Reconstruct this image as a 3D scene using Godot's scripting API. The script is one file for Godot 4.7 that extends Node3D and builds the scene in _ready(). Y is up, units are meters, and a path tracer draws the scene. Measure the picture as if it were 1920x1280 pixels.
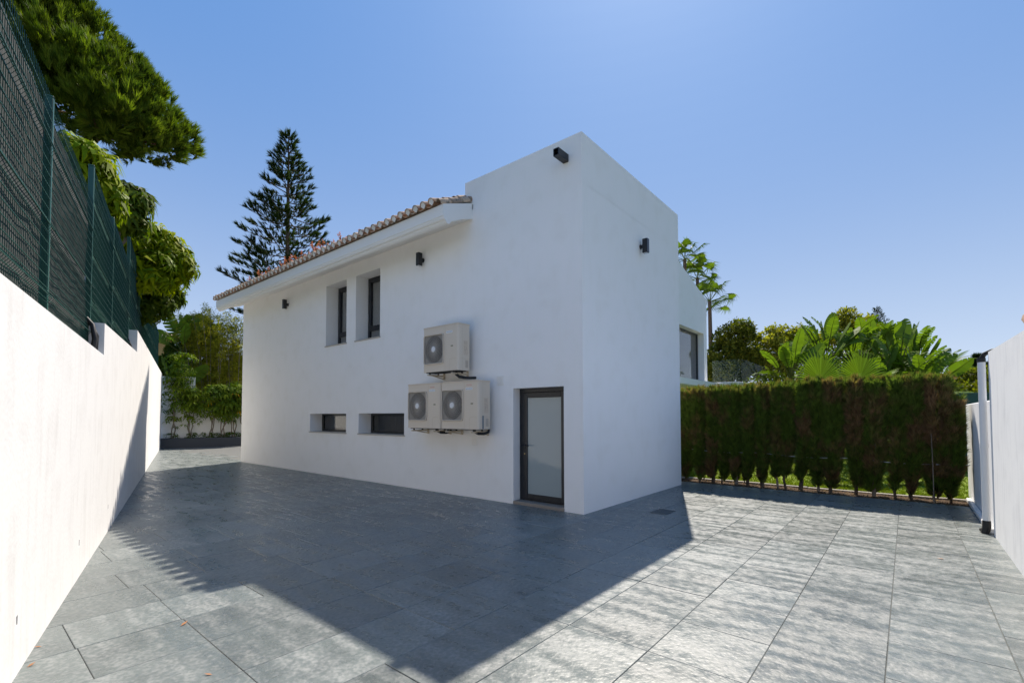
extends Node3D
# A white villa with a slate-coloured courtyard, seen from the corner of the boundary walls.
# World axes follow the house: the long shaded facade lies in x = 0, the short one in z = 0, y is up.

const FOCAL := 886.07          # focal length in pixels of a 1920 px wide picture
const SHIFT := 109.75          # the optical axis lies this far below the picture's middle
const EYE := Vector3(-6.853, 1.65, 4.174)
const SUN := Vector3(0.583, 0.777, -0.235)
const WALL_K := -0.2686        # the slanting boundary wall: x = WALL_K * z + WALL_B
const WALL_B := -6.5908

var cam_right: Vector3
var cam_up: Vector3
var cam_fwd: Vector3
var rng := RandomNumberGenerator.new()
var M := {}
var taken := {}


# ------------------------------------------------------------------ mesh builder
class MB:
	var v := PackedVector3Array()
	var n := PackedVector3Array()
	var c := PackedColorArray()
	var tint := Color.WHITE
	var xf := Transform3D.IDENTITY

	func tri(a: Vector3, b: Vector3, d: Vector3) -> void:
		a = xf * a; b = xf * b; d = xf * d
		var k := (b - a).cross(d - a).normalized()
		v.append(a); v.append(d); v.append(b)
		n.append(k); n.append(k); n.append(k)
		c.append(tint); c.append(tint); c.append(tint)

	func trin(a: Vector3, b: Vector3, d: Vector3, na: Vector3, nb: Vector3, nd: Vector3) -> void:
		v.append(xf * a); v.append(xf * d); v.append(xf * b)
		n.append((xf.basis * na).normalized()); n.append((xf.basis * nd).normalized()); n.append((xf.basis * nb).normalized())
		c.append(tint); c.append(tint); c.append(tint)

	func quad(a: Vector3, b: Vector3, d: Vector3, e: Vector3) -> void:
		tri(a, b, d); tri(a, d, e)

	func quadn(a: Vector3, b: Vector3, d: Vector3, e: Vector3, na: Vector3, nb: Vector3, nd: Vector3, ne: Vector3) -> void:
		trin(a, b, d, na, nb, nd); trin(a, d, e, na, nd, ne)

	func box(lo: Vector3, hi: Vector3) -> void:
		var p := []
		for i in 8:
			p.append(Vector3(hi.x if i & 1 else lo.x, hi.y if i & 2 else lo.y, hi.z if i & 4 else lo.z))
		quad(p[0], p[2], p[3], p[1]); quad(p[4], p[5], p[7], p[6])
		quad(p[0], p[4], p[6], p[2]); quad(p[1], p[3], p[7], p[5])
		quad(p[0], p[1], p[5], p[4]); quad(p[2], p[6], p[7], p[3])

	# a box with chamfered edges
	func cbox(lo: Vector3, hi: Vector3, b: float) -> void:
		var mid := (lo + hi) / 2.0
		var h := (hi - lo) / 2.0
		var axes := [Vector3.RIGHT, Vector3.UP, Vector3.BACK]
		for a in 3:
			for s in [-1.0, 1.0]:
				var u: Vector3 = axes[(a + 1) % 3]
				var w: Vector3 = axes[(a + 2) % 3]
				var o: Vector3 = mid + axes[a] * s * h[a]
				var du: Vector3 = u * (h[(a + 1) % 3] - b)
				var dw: Vector3 = w * (h[(a + 2) % 3] - b)
				if s > 0: quad(o - du - dw, o + du - dw, o + du + dw, o - du + dw)
				else: quad(o - du - dw, o - du + dw, o + du + dw, o + du - dw)
		for a in 3:
			var u: int = (a + 1) % 3
			var w: int = (a + 2) % 3
			for su in [-1.0, 1.0]:
				for sw in [-1.0, 1.0]:
					var along: Vector3 = axes[a] * (h[a] - b)
					var p1: Vector3 = mid + axes[u] * su * h[u] + axes[w] * sw * (h[w] - b)
					var p2: Vector3 = mid + axes[u] * su * (h[u] - b) + axes[w] * sw * h[w]
					if su * sw > 0: quad(p1 - along, p1 + along, p2 + along, p2 - along)
					else: quad(p1 - along, p2 - along, p2 + along, p1 + along)
		for sx in [-1.0, 1.0]:
			for sy in [-1.0, 1.0]:
				for sz in [-1.0, 1.0]:
					var q := mid + Vector3(sx * h.x, sy * h.y, sz * h.z)
					var a := q - Vector3(0, sy, sz) * b
					var d := q - Vector3(sx, 0, sz) * b
					var e := q - Vector3(sx, sy, 0) * b
					if sx * sy * sz > 0: tri(a, d, e)
					else: tri(a, e, d)

	func tube(pts: Array, radii: Array, sides := 8, caps := true) -> void:
		var rings := []
		var norms := []
		var ref := Vector3.UP
		for i in pts.size():
			var d: Vector3 = (pts[mini(i + 1, pts.size() - 1)] - pts[maxi(i - 1, 0)]).normalized()
			if absf(d.dot(ref)) > 0.95: ref = Vector3.RIGHT if absf(d.x) < 0.8 else Vector3.BACK
			var x := ref.cross(d).normalized()
			var y := d.cross(x)
			ref = y
			var ring := []
			var nn := []
			for k in sides:
				var a := TAU * k / sides
				var o := x * cos(a) + y * sin(a)
				nn.append(o)
				ring.append(pts[i] + o * float(radii[i]))
			rings.append(ring); norms.append(nn)
		for i in pts.size() - 1:
			for k in sides:
				var j := (k + 1) % sides
				quadn(rings[i][k], rings[i][j], rings[i + 1][j], rings[i + 1][k], norms[i][k], norms[i][j], norms[i + 1][j], norms[i + 1][k])
		if caps:
			var last: int = pts.size() - 1
			for k in sides:
				var j := (k + 1) % sides
				tri(pts[0], rings[0][j], rings[0][k])
				tri(pts[last], rings[last][k], rings[last][j])

	# a profile in the xy plane drawn along z, with both ends closed when asked (profile runs anticlockwise seen from +z)
	func extrude(profile: PackedVector2Array, z0: float, z1: float, caps := true) -> void:
		var k := profile.size()
		for i in k:
			var a := profile[i]
			var b := profile[(i + 1) % k]
			quad(Vector3(a.x, a.y, z1), Vector3(a.x, a.y, z0), Vector3(b.x, b.y, z0), Vector3(b.x, b.y, z1))
		if caps:
			var idx := Geometry2D.triangulate_polygon(profile)
			for t in range(0, idx.size(), 3):
				var a := profile[idx[t]]
				var b := profile[idx[t + 1]]
				var d := profile[idx[t + 2]]
				if (b - a).cross(d - a) < 0.0:
					var sw := b; b = d; d = sw
				tri(Vector3(a.x, a.y, z1), Vector3(b.x, b.y, z1), Vector3(d.x, d.y, z1))
				tri(Vector3(a.x, a.y, z0), Vector3(d.x, d.y, z0), Vector3(b.x, b.y, z0))

	# a flat sheet with rectangular holes [u0, v0, u1, v1, depth] whose reveals run back from it
	func holed(o: Vector3, du: Vector3, dv: Vector3, u0: float, v0: float, u1: float, v1: float, holes: Array) -> void:
		var nn := du.cross(dv).normalized()
		var us := [u0, u1]
		var vs := [v0, v1]
		for h in holes:
			for x in [h[0], h[2]]:
				if x > u0 and x < u1 and not us.has(x): us.append(x)
			for y in [h[1], h[3]]:
				if y > v0 and y < v1 and not vs.has(y): vs.append(y)
		us.sort(); vs.sort()
		for i in us.size() - 1:
			for j in vs.size() - 1:
				var mu: float = (us[i] + us[i + 1]) / 2.0
				var mv: float = (vs[j] + vs[j + 1]) / 2.0
				var open := false
				for h in holes:
					if mu > h[0] and mu < h[2] and mv > h[1] and mv < h[3]: open = true
				if not open:
					quad(o + du * us[i] + dv * vs[j], o + du * us[i + 1] + dv * vs[j], o + du * us[i + 1] + dv * vs[j + 1], o + du * us[i] + dv * vs[j + 1])
		for h in holes:
			var back: Vector3 = -nn * float(h[4])
			var a: Vector3 = o + du * h[0] + dv * h[1]
			var b: Vector3 = o + du * h[2] + dv * h[1]
			var d: Vector3 = o + du * h[2] + dv * h[3]
			var e: Vector3 = o + du * h[0] + dv * h[3]
			quad(a, b, b + back, a + back)
			quad(b, d, d + back, b + back)
			quad(d, e, e + back, d + back)
			quad(e, a, a + back, e + back)

	func mesh() -> ArrayMesh:
		var arr := []
		arr.resize(Mesh.ARRAY_MAX)
		arr[Mesh.ARRAY_VERTEX] = v
		arr[Mesh.ARRAY_NORMAL] = n
		arr[Mesh.ARRAY_COLOR] = c
		var m := ArrayMesh.new()
		m.add_surface_from_arrays(Mesh.PRIMITIVE_TRIANGLES, arr)
		return m


# ------------------------------------------------------------------ helpers
func L(r: float, g: float, b: float) -> Color:
	return Color(r, g, b).linear_to_srgb()

func px(u: float, v: float, depth: float) -> Vector3:
	return EYE + (cam_fwd + cam_right * ((u - 960.0) / FOCAL) - cam_up * ((v - 640.0 - SHIFT) / FOCAL)) * depth

func numbered(called: String) -> String:
	taken[called] = taken.get(called, 0) + 1
	return called if taken[called] == 1 else "%s_%03d" % [called, taken[called] - 1]

func thing(called: String, label: String, category: String, at := Vector3.ZERO, group := "") -> Node3D:
	var o := Node3D.new()
	o.name = numbered(called)
	add_child(o, true)
	o.position = at
	tag(o, label, category, group)
	return o

func tag(o: Node, label: String, category := "", group := "", kind := "") -> void:
	if label: o.set_meta("label", label)
	if category: o.set_meta("category", category)
	if group: o.set_meta("group", group)
	if kind: o.set_meta("kind", kind)

func part(parent: Node, called: String, m: Mesh, material: Material, at := Transform3D.IDENTITY) -> MeshInstance3D:
	var o := MeshInstance3D.new()
	o.name = called if parent != self else numbered(called)
	o.mesh = m
	o.material_override = material
	o.transform = at
	parent.add_child(o, true)
	return o

func holder(parent: Node, called: String, at := Vector3.ZERO) -> Node3D:
	var o := Node3D.new()
	o.name = called
	parent.add_child(o, true)
	o.position = at
	return o

func spread(parent: Node, called: String, m: Mesh, material: Material, places: Array, colors: PackedColorArray) -> MultiMeshInstance3D:
	var mm := MultiMesh.new()
	mm.transform_format = MultiMesh.TRANSFORM_3D
	mm.use_colors = true
	mm.mesh = m
	mm.instance_count = places.size()
	for i in places.size():
		mm.set_instance_transform(i, places[i])
		mm.set_instance_color(i, colors[i])
	var o := MultiMeshInstance3D.new()
	o.name = called if parent != self else numbered(called)
	o.multimesh = mm
	o.set_meta("kind", "stuff")
	o.material_override = material
	parent.add_child(o, true)
	return o

func rr(a: float, b: float) -> float:
	return rng.randf_range(a, b)

func rdir() -> Vector3:
	var z := rr(-1, 1)
	var a := rr(0, TAU)
	var s := sqrt(1.0 - z * z)
	return Vector3(s * cos(a), z, s * sin(a))

# a basis whose y axis points along d, turned at random about it
func along(d: Vector3, spin: float, s: float) -> Basis:
	d = d.normalized()
	var h := Vector3.UP if absf(d.y) < 0.95 else Vector3.RIGHT
	var x := h.cross(d).normalized()
	var z := x.cross(d)
	var b := Basis(x * cos(spin) + z * sin(spin), d, Vector3.ZERO)
	b.z = b.x.cross(b.y)
	return Basis(b.x * s, b.y * s, b.z * s)

func noise_img(sd: int, freq: float, w: int, h: int, oct := 4, kind := FastNoiseLite.TYPE_SIMPLEX_SMOOTH) -> Image:
	var f := FastNoiseLite.new()
	f.seed = sd
	f.noise_type = kind
	f.frequency = freq
	f.fractal_octaves = oct
	return f.get_seamless_image(w, h)

func mix3(a: Vector3, b: Vector3, t: float) -> Vector3:
	return a.lerp(b, clampf(t, 0, 1))

func mat(col: Color, rough := 0.7, spec := 0.5, metal := 0.0) -> StandardMaterial3D:
	var m := StandardMaterial3D.new()
	m.albedo_color = col
	m.roughness = rough
	m.metallic_specular = spec
	m.metallic = metal
	return m

func triplanar(m: StandardMaterial3D, scale: Vector3, world := true) -> void:
	m.uv1_triplanar = true
	m.uv1_world_triplanar = world
	m.uv1_scale = scale
	m.uv1_triplanar_sharpness = 8.0

func leaf_mat(trans: Color, rough := 0.5) -> StandardMaterial3D:
	var m := mat(Color.WHITE, rough, 0.2)
	m.vertex_color_use_as_albedo = true
	m.backlight_enabled = true
	m.backlight = trans
	m.cull_mode = BaseMaterial3D.CULL_DISABLED
	return m

func tex(im: Image) -> ImageTexture:
	return ImageTexture.create_from_image(im)


# ------------------------------------------------------------------ materials
func plaster(base: Vector3, dirt: Vector3, sd: int, streaky: float, bump: float) -> StandardMaterial3D:
	var n := 512
	var blotch := noise_img(sd, 0.008, n, n, 5)
	var streak := noise_img(sd + 1, 0.03, n, 64, 4)
	streak.resize(n, n, Image.INTERPOLATE_CUBIC)
	var fine := noise_img(sd + 2, 0.12, n, n, 4)
	var im := Image.create(n, n, false, Image.FORMAT_RGB8)
	for y in n:
		for x in n:
			var a := blotch.get_pixel(x, y).r
			var b := streak.get_pixel(x, y).r
			var f := fine.get_pixel(x, y).r
			var t := clampf((a - 0.5) * 1.2, 0, 1) * 0.45 + clampf((b - 0.55) * 2.2, 0, 1) * streaky + (f - 0.5) * 0.10
			var k := mix3(base, dirt, t)
			im.set_pixel(x, y, L(k.x, k.y, k.z))
	var m := mat(Color.WHITE, 0.85, 0.3)
	m.albedo_texture = tex(im)
	m.heightmap_enabled = true
	m.heightmap_texture = tex(noise_img(sd + 3, 0.09, 512, 512, 5))
	m.heightmap_scale = bump
	triplanar(m, Vector3.ONE / 2.6)
	return m

func slate(variant: int) -> StandardMaterial3D:
	var m := mat(Color.WHITE, 1.0, 0.5)
	m.albedo_texture = M.slate_color
	m.roughness_texture = M.slate_rough
	m.roughness_texture_channel = BaseMaterial3D.TEXTURE_CHANNEL_GREEN
	m.heightmap_enabled = true
	m.heightmap_texture = M.slate_height
	m.heightmap_scale = 0.38
	var tone: float = [1.0, 0.88, 0.95, 0.80][variant]
	m.albedo_color = L(tone, tone, tone)
	triplanar(m, Vector3(0.36, 0.36, 0.36))
	m.uv1_offset = Vector3(0.31 * variant, 0.13 * variant, 0.47 * variant)
	return m

func make_slate_textures() -> void:
	var n := 1024
	var blotch := noise_img(11, 0.0045, n, n, 6)
	var streak := noise_img(12, 0.012, n, 192, 5)
	streak.resize(n, n, Image.INTERPOLATE_CUBIC)
	var fine := noise_img(13, 0.06, n, n, 4)
	var worn := noise_img(14, 0.02, n, n, 5)
	var bumps := noise_img(15, 0.05, n, n, 5)
	var swell := noise_img(16, 0.008, n, n, 3)
	var im := Image.create(n, n, false, Image.FORMAT_RGB8)
	var ro := Image.create(n, n, false, Image.FORMAT_RGB8)
	var he := Image.create(n, n, false, Image.FORMAT_RGB8)
	var dark := Vector3(0.088, 0.102, 0.100)
	var base := Vector3(0.138, 0.158, 0.152)
	var chalk := Vector3(0.30, 0.307, 0.298)
	for y in n:
		for x in n:
			var a := blotch.get_pixel(x, y).r
			var s := streak.get_pixel(x, y).r
			var f := fine.get_pixel(x, y).r
			var w := worn.get_pixel(x, y).r
			var k := mix3(base, dark, 0.15 + (a - 0.5) * 1.2 + (f - 0.5) * 0.9)
			k = mix3(k, chalk, clampf(0.14 + (s - 0.5) * 0.62 + (w - 0.5) * 0.25 + (f - 0.5) * 1.1, 0, 0.8))
			im.set_pixel(x, y, L(k.x, k.y, k.z))
			var r := clampf(0.38 + (s - 0.5) * 0.3 + (w - 0.5) * 0.3, 0.25, 0.75)
			ro.set_pixel(x, y, Color(r, r, r))
			var h := bumps.get_pixel(x, y).r * 0.6 + swell.get_pixel(x, y).r * 0.4
			he.set_pixel(x, y, Color(h, h, h))
	M.slate_color = tex(im)
	M.slate_rough = tex(ro)
	M.slate_height = tex(he)

func make_materials() -> void:
	make_slate_textures()
	M.slates = [slate(0), slate(1), slate(2), slate(3)]
	M.joint = mat(L(0.11, 0.112, 0.105), 0.9)
	M.white = plaster(Vector3(0.89, 0.87, 0.835), Vector3(0.79, 0.75, 0.69), 21, 0.14, 0.06)
	M.wall = plaster(Vector3(0.705, 0.697, 0.685), Vector3(0.54, 0.525, 0.50), 31, 0.36, 0.10)
	M.graywall = plaster(Vector3(0.78, 0.785, 0.79), Vector3(0.58, 0.59, 0.60), 41, 0.50, 0.08)
	M.trim = mat(L(0.85, 0.825, 0.78), 0.7)
	M.black = mat(L(0.012, 0.013, 0.016), 0.35, 0.5)
	M.rubber = mat(L(0.012, 0.012, 0.013), 0.6)
	M.stone = mat(L(0.46, 0.42, 0.36), 0.6)
	M.doorstone = mat(L(0.26, 0.22, 0.18), 0.8)
	M.glass = mat(Color(0.02, 0.025, 0.03, 0.25), 0.03, 0.5)
	M.glass.transparency = BaseMaterial3D.TRANSPARENCY_ALPHA
	M.clear = mat(Color(0.75, 0.86, 0.84, 0.05), 0.02, 0.14)
	M.clear.transparency = BaseMaterial3D.TRANSPARENCY_ALPHA
	M.frosted = mat(L(0.30, 0.35, 0.35), 0.06, 0.6)
	M.blind = mat(L(0.66, 0.66, 0.63), 0.8)
	M.curtain = mat(L(0.85, 0.85, 0.78), 0.8)
	M.room = mat(L(0.20, 0.20, 0.20), 0.6)
	M.steel = mat(L(0.55, 0.55, 0.55), 0.3, 0.5, 0.9)
	M.brass = mat(L(0.50, 0.38, 0.20), 0.35, 0.5, 0.8)
	M.green = mat(L(0.010, 0.075, 0.058), 0.42, 0.5)
	M.wire = mat(L(0.012, 0.070, 0.052), 0.45, 0.5)
	M.net = mat(L(0.085, 0.092, 0.090), 0.95, 0.2)
	M.netgreen = mat(L(0.030, 0.085, 0.068), 0.95, 0.2)
	for k in ["net", "netgreen"]:
		var w := noise_img(51, 0.02, 256, 256, 5)
		var im := Image.create(256, 256, false, Image.FORMAT_RGB8)
		for y in 256:
			for x in 256:
				var t := 0.55 + w.get_pixel(x, y).r * 0.45 + (0.12 if (y / 4) % 2 == 0 else 0.0)
				im.set_pixel(x, y, L(t, t, t))
		M[k].albedo_texture = tex(im)
		triplanar(M[k], Vector3.ONE / 0.9)
	M.beige = mat(L(0.69, 0.595, 0.475), 0.5, 0.45)
	M.beigetop = mat(L(0.64, 0.53, 0.41), 0.55, 0.45)
	M.bracket = mat(L(0.58, 0.48, 0.34), 0.6)
	M.fandark = mat(L(0.035, 0.034, 0.034), 0.7)
	M.grille = mat(L(0.40, 0.36, 0.31), 0.5)
	M.plate = mat(L(0.80, 0.79, 0.77), 0.6)
	M.red = mat(L(0.62, 0.28, 0.22), 0.6)
	M.ink = mat(L(0.05, 0.14, 0.24), 0.6)
	M.print = mat(L(0.30, 0.27, 0.17), 0.7)
	M.tape = mat(L(0.20, 0.22, 0.24), 0.4)
	M.clays = []
	for k in [Vector3(0.50, 0.31, 0.20), Vector3(0.43, 0.28, 0.19), Vector3(0.56, 0.41, 0.29), Vector3(0.34, 0.25, 0.19)]:
		var im := Image.create(256, 256, false, Image.FORMAT_RGB8)
		var a := noise_img(61 + M.clays.size(), 0.02, 256, 256, 5)
		var b := noise_img(71 + M.clays.size(), 0.06, 256, 256, 4)
		for y in 256:
			for x in 256:
				var q := mix3(k, Vector3(0.14, 0.125, 0.105), (a.get_pixel(x, y).r - 0.53) * 3.0)
				q = mix3(q, Vector3(0.45, 0.42, 0.36), (b.get_pixel(x, y).r - 0.58) * 2.5)
				im.set_pixel(x, y, L(q.x, q.y, q.z))
		var m := mat(Color.WHITE, 0.9, 0.3)
		m.albedo_texture = tex(im)
		triplanar(m, Vector3.ONE / 0.7)
		M.clays.append(m)
	M.mortar = plaster(Vector3(0.78, 0.76, 0.72), Vector3(0.52, 0.47, 0.40), 81, 0.3, 0.6)
	M.bark = mat(L(0.13, 0.095, 0.07), 0.95, 0.2)
	M.bark.heightmap_enabled = true
	M.bark.heightmap_texture = tex(noise_img(91, 0.05, 256, 256, 4))
	M.bark.heightmap_scale = 2.0
	triplanar(M.bark, Vector3(4, 1.2, 4))
	M.palebark = mat(L(0.22, 0.18, 0.14), 0.9, 0.2)
	M.redbark = mat(L(0.20, 0.11, 0.07), 0.9, 0.2)
	M.planter = mat(L(0.030, 0.036, 0.046), 0.55)
	M.soil = mat(L(0.085, 0.058, 0.040), 0.95, 0.2)
	M.soil.heightmap_enabled = true
	M.soil.heightmap_texture = tex(noise_img(95, 0.06, 256, 256, 5))
	M.soil.heightmap_scale = 3.0
	triplanar(M.soil, Vector3.ONE)
	M.concrete = plaster(Vector3(0.34, 0.31, 0.27), Vector3(0.22, 0.20, 0.17), 97, 0.3, 1.0)
	M.terrain = mat(L(0.10, 0.11, 0.05), 0.95, 0.2)
	M.turf = mat(L(0.15, 0.20, 0.025), 0.9, 0.2)
	M.ochre = plaster(Vector3(0.52, 0.33, 0.14), Vector3(0.38, 0.24, 0.11), 101, 0.3, 0.4)
	M.pvc = mat(L(0.72, 0.72, 0.72), 0.4)
	M.pine = leaf_mat(Color(0.85, 0.92, 0.45), 0.55)
	M.leaf = leaf_mat(Color(0.95, 1.0, 0.45), 0.5)
	M.dryleaf = leaf_mat(Color(0.92, 0.95, 0.65), 0.7)
	M.bigleaf = leaf_mat(Color(0.88, 0.95, 0.45), 0.5)
	M.drain = mat(L(0.09, 0.10, 0.10), 0.5)
	M.fallen = mat(L(0.30, 0.13, 0.05), 0.8)


# ------------------------------------------------------------------ leaf meshes
func leaflet(b: MB, o: Vector3, d: Vector3, up: Vector3, length: float, width: float, droop: float) -> void:
	d = d.normalized()
	var side := d.cross(up).normalized() * width * 0.5
	var m1 := o + d * length * 0.45
	var tip := o + d * length + up * -droop * length
	m1 += up * (0.06 * length)
	b.tri(o, m1 + side, m1 - up * 0.0)
	b.tri(o, m1, m1 - side)
	b.tri(m1 + side, tip, m1)
	b.tri(m1, tip, m1 - side)

# a twig of small broad leaves
func twig_mesh(sd: int, k: int, size: float, width: float, reach: float) -> ArrayMesh:
	rng.seed = sd
	var b := MB.new()
	for i in k:
		var d := rdir()
		d.y = absf(d.y) * 0.7 + 0.1
		d = d.normalized()
		var t := rr(0.75, 1.0)
		b.tint = Color(t, t, t * 0.95)
		leaflet(b, d * reach * rr(0.1, 1.0), (d + rdir() * 0.7).normalized(), rdir(), size * rr(0.7, 1.2), size * width, 0.15)
	return b.mesh()

# a brush of thin blades about +y
func brush_mesh(sd: int, k: int, length: float, width: float, open: float, rise := 0.0) -> ArrayMesh:
	rng.seed = sd
	var b := MB.new()
	for i in k:
		var a := rr(0, TAU)
		var o := rr(0.15, 1.0) * open
		var d := Vector3(cos(a) * o, 1.0, sin(a) * o).normalized()
		var root := Vector3.UP * rr(0, rise)
		var side := d.cross(rdir()).normalized() * width * rr(0.7, 1.2)
		var l := length * rr(0.7, 1.15)
		var t := rr(0.7, 1.0)
		b.tint = Color(t, t, t)
		b.tri(root - side, root + d * l, root + side)
	return b.mesh()

# the drooping hand of leaflets of an umbrella tree
func hand_mesh(sd: int, k: int, length: float) -> ArrayMesh:
	rng.seed = sd
	var b := MB.new()
	for i in k:
		var a := TAU * (i + rr(-0.25, 0.25)) / k
		var d := Vector3(cos(a), rr(-0.35, 0.2), sin(a)).normalized()
		var t := rr(0.8, 1.0)
		b.tint = Color(t, t, t * 0.9)
		leaflet(b, d * 0.03, d, Vector3.UP, length * rr(0.8, 1.15), length * 0.29, rr(0.35, 0.6))
	return b.mesh()

# a big paddle leaf with torn edges on its stalk; it stands along +y, its face to +z
func paddle_mesh(sd: int, length: float, width: float, stalk: float, bend: float, torn: float) -> ArrayMesh:
	rng.seed = sd
	var b := MB.new()
	var green := Vector3(0.15, 0.22, 0.035)
	var seg := 9
	var spine := []
	for i in seg + 1:
		var t := float(i) / seg
		var y := stalk + length * (t - 0.10 * bend * t * t)
		spine.append(Vector3(0, y, bend * length * 0.55 * t * t + 0.03 * stalk))
	b.tint = Color(0.16, 0.17, 0.05)
	b.tube([Vector3.ZERO, Vector3(0, stalk * 0.5, 0.0), spine[0], spine[4], spine[seg]], [0.035, 0.028, 0.02, 0.013, 0.004], 5, false)
	for s in [-1.0, 1.0]:
		for i in seg:
			var t0 := float(i) / seg
			var t1 := float(i + 1) / seg
			var w0 := width * 0.5 * pow(sin(PI * clampf(0.06 + t0 * 0.90, 0, 1)), 0.6)
			var w1 := width * 0.5 * pow(sin(PI * clampf(0.06 + t1 * 0.90, 0, 1)), 0.6)
			if i == seg - 1: w1 = 0.02
			var lift := 0.30
			var gap := 0.0
			var sag := 0.0
			if rng.randf() < torn:
				gap = rr(0.1, 0.35); sag = rr(0.0, 0.25)
			var tone := rr(0.8, 1.15)
			b.tint = Color(green.x * tone, green.y * tone, green.z * tone)
			var a: Vector3 = spine[i]
			var d: Vector3 = spine[i + 1]
			var o0 := a.lerp(d, gap) + Vector3(s * w0, 0.08 * length * 0.5, w0 * lift - sag * w0)
			var o1 := d.lerp(a, gap * 0.5) + Vector3(s * w1, 0.08 * length * 0.5, w1 * lift - sag * w1)
			if s > 0: b.quad(a, o0, o1, d)
			else: b.quad(a, d, o1, o0)
	return b.mesh()

# a fan leaf: a half circle of folded blades on a stalk, along +y
func fan_mesh(sd: int, radius: float, stalk: float, blades: int, sweep: float, droop: float, col: Color, split := 0.62) -> ArrayMesh:
	rng.seed = sd
	var b := MB.new()
	b.tint = Color(col.r * 1.3, col.g * 1.1, col.b)
	b.tube([Vector3.ZERO, Vector3(0, stalk, 0)], [0.022, 0.014], 5, false)
	var hub := Vector3(0, stalk, 0)
	for i in blades:
		var a := sweep * (float(i) / (blades - 1) - 0.5)
		var half := sweep / (blades - 1) * 0.5
		var r := radius * (1.0 - 0.22 * absf(a) / (sweep * 0.5)) * rr(0.93, 1.05)
		var tone := rr(0.8, 1.15)
		b.tint = Color(col.r * tone, col.g * tone, col.b * tone)
		var d0 := Vector3(sin(a - half), cos(a - half), 0)
		var dm := Vector3(sin(a), cos(a), 0)
		var d1 := Vector3(sin(a + half), cos(a + half), 0)
		var p0 := hub + d0 * r * split
		var p1 := hub + d1 * r * split
		var pm := hub + dm * r * split + Vector3(0, 0, 0.035 * radius)
		var tip := hub + dm * r + Vector3(0, -droop * r * rr(0.5, 1.3), -droop * r * 0.5)
		b.tri(hub, pm, p0); b.tri(hub, p1, pm)
		b.tri(p0.lerp(pm, 0.25), pm, tip); b.tri(pm, p1.lerp(pm, 0.25), tip)
	return b.mesh()

# a feather frond along +y bending to +z
func frond_mesh(sd: int, length: float, leaf: float, bend: float, col: Color) -> ArrayMesh:
	rng.seed = sd
	var b := MB.new()
	var k := 22
	var prev := Vector3.ZERO
	for i in k:
		var t := float(i + 1) / k
		var p := Vector3(0, length * (t - 0.35 * bend * t * t), bend * length * 0.75 * t * t)
		b.tint = Color(col.r * 1.2, col.g, col.b)
		var w := 0.012 * length * (1.0 - t * 0.8)
		b.quad(prev - Vector3(w, 0, 0), prev + Vector3(w, 0, 0), p + Vector3(w, 0, 0), p - Vector3(w, 0, 0))
		var tone := rr(0.75, 1.15)
		b.tint = Color(col.r * tone, col.g * tone, col.b * tone)
		var l := leaf * sin(PI * clampf(0.12 + 0.86 * t, 0, 1)) + 0.05 * leaf
		var d := (p - prev).normalized()
		for s in [-1.0, 1.0]:
			var o: Vector3 = Vector3(s, 0, 0) * l + d * l * 0.6 - Vector3(0, l * 0.25, 0)
			b.tri(prev, p, p + o)
		prev = p
	return b.mesh()


# leaf clusters spread through lobes [centre, radius]; a share of them fills the inside
func crown(parent: Node, called: String, m: Mesh, material: Material, lobes: Array, per_m2: float, cols: Array, size := 1.0, inner := 0.25, flat := 0.8, upward := 0.5, base := Vector3.ZERO, clumped := 0.3) -> MultiMeshInstance3D:
	var places := []
	var colors := PackedColorArray()
	for l in lobes:
		var r: float = l[1]
		var k := int(per_m2 * 4.0 * PI * r * r * 0.6)
		var lobe_tone := rr(0.8, 1.15)
		var buds := []
		for i in maxi(6, int(26.0 * r)): buds.append(rdir())
		for i in k:
			var d := rdir()
			if clumped > 0.0 and rng.randf() < 0.85: d = (buds[rng.randi() % buds.size()] + rdir() * clumped).normalized()
			var q := 1.0 - absf(rr(0, 1) * rr(0, 1)) * 0.35
			if rng.randf() < inner: q = rr(0.15, 0.85)
			var p: Vector3 = l[0] + Vector3(d.x, d.y * flat, d.z) * r * q * rr(0.88, 1.12)
			var b := along((d + Vector3.UP * upward + rdir() * 0.35).normalized(), rr(0, TAU), size * rr(0.75, 1.25))
			places.append(Transform3D(b, p - base))
			var col: Vector3 = mix3(cols[rng.randi() % cols.size()], cols[rng.randi() % cols.size()], rng.randf()) * lobe_tone * rr(0.8, 1.2)
			colors.append(Color(col.x, col.y, col.z))
	return spread(parent, called, m, material, places, colors)

func lobes_from(list: Array) -> Array:
	var out := []
	for l in list:
		out.append([px(l[0], l[1], l[2]), l[3]])
	return out

func limb(b: MB, a: Vector3, d: Vector3, r0: float, r1: float, sway := 0.06, sides := 6) -> void:
	var pts := []
	var rad := []
	var len := a.distance_to(d)
	for i in 6:
		var t := i / 5.0
		var w := sin(t * PI) * sway * len
		pts.append(a.lerp(d, t) + Vector3(rr(-w, w), rr(-w, w) * 0.4, rr(-w, w)))
		rad.append(lerpf(r0, r1, t))
	b.tube(pts, rad, sides)

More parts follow.
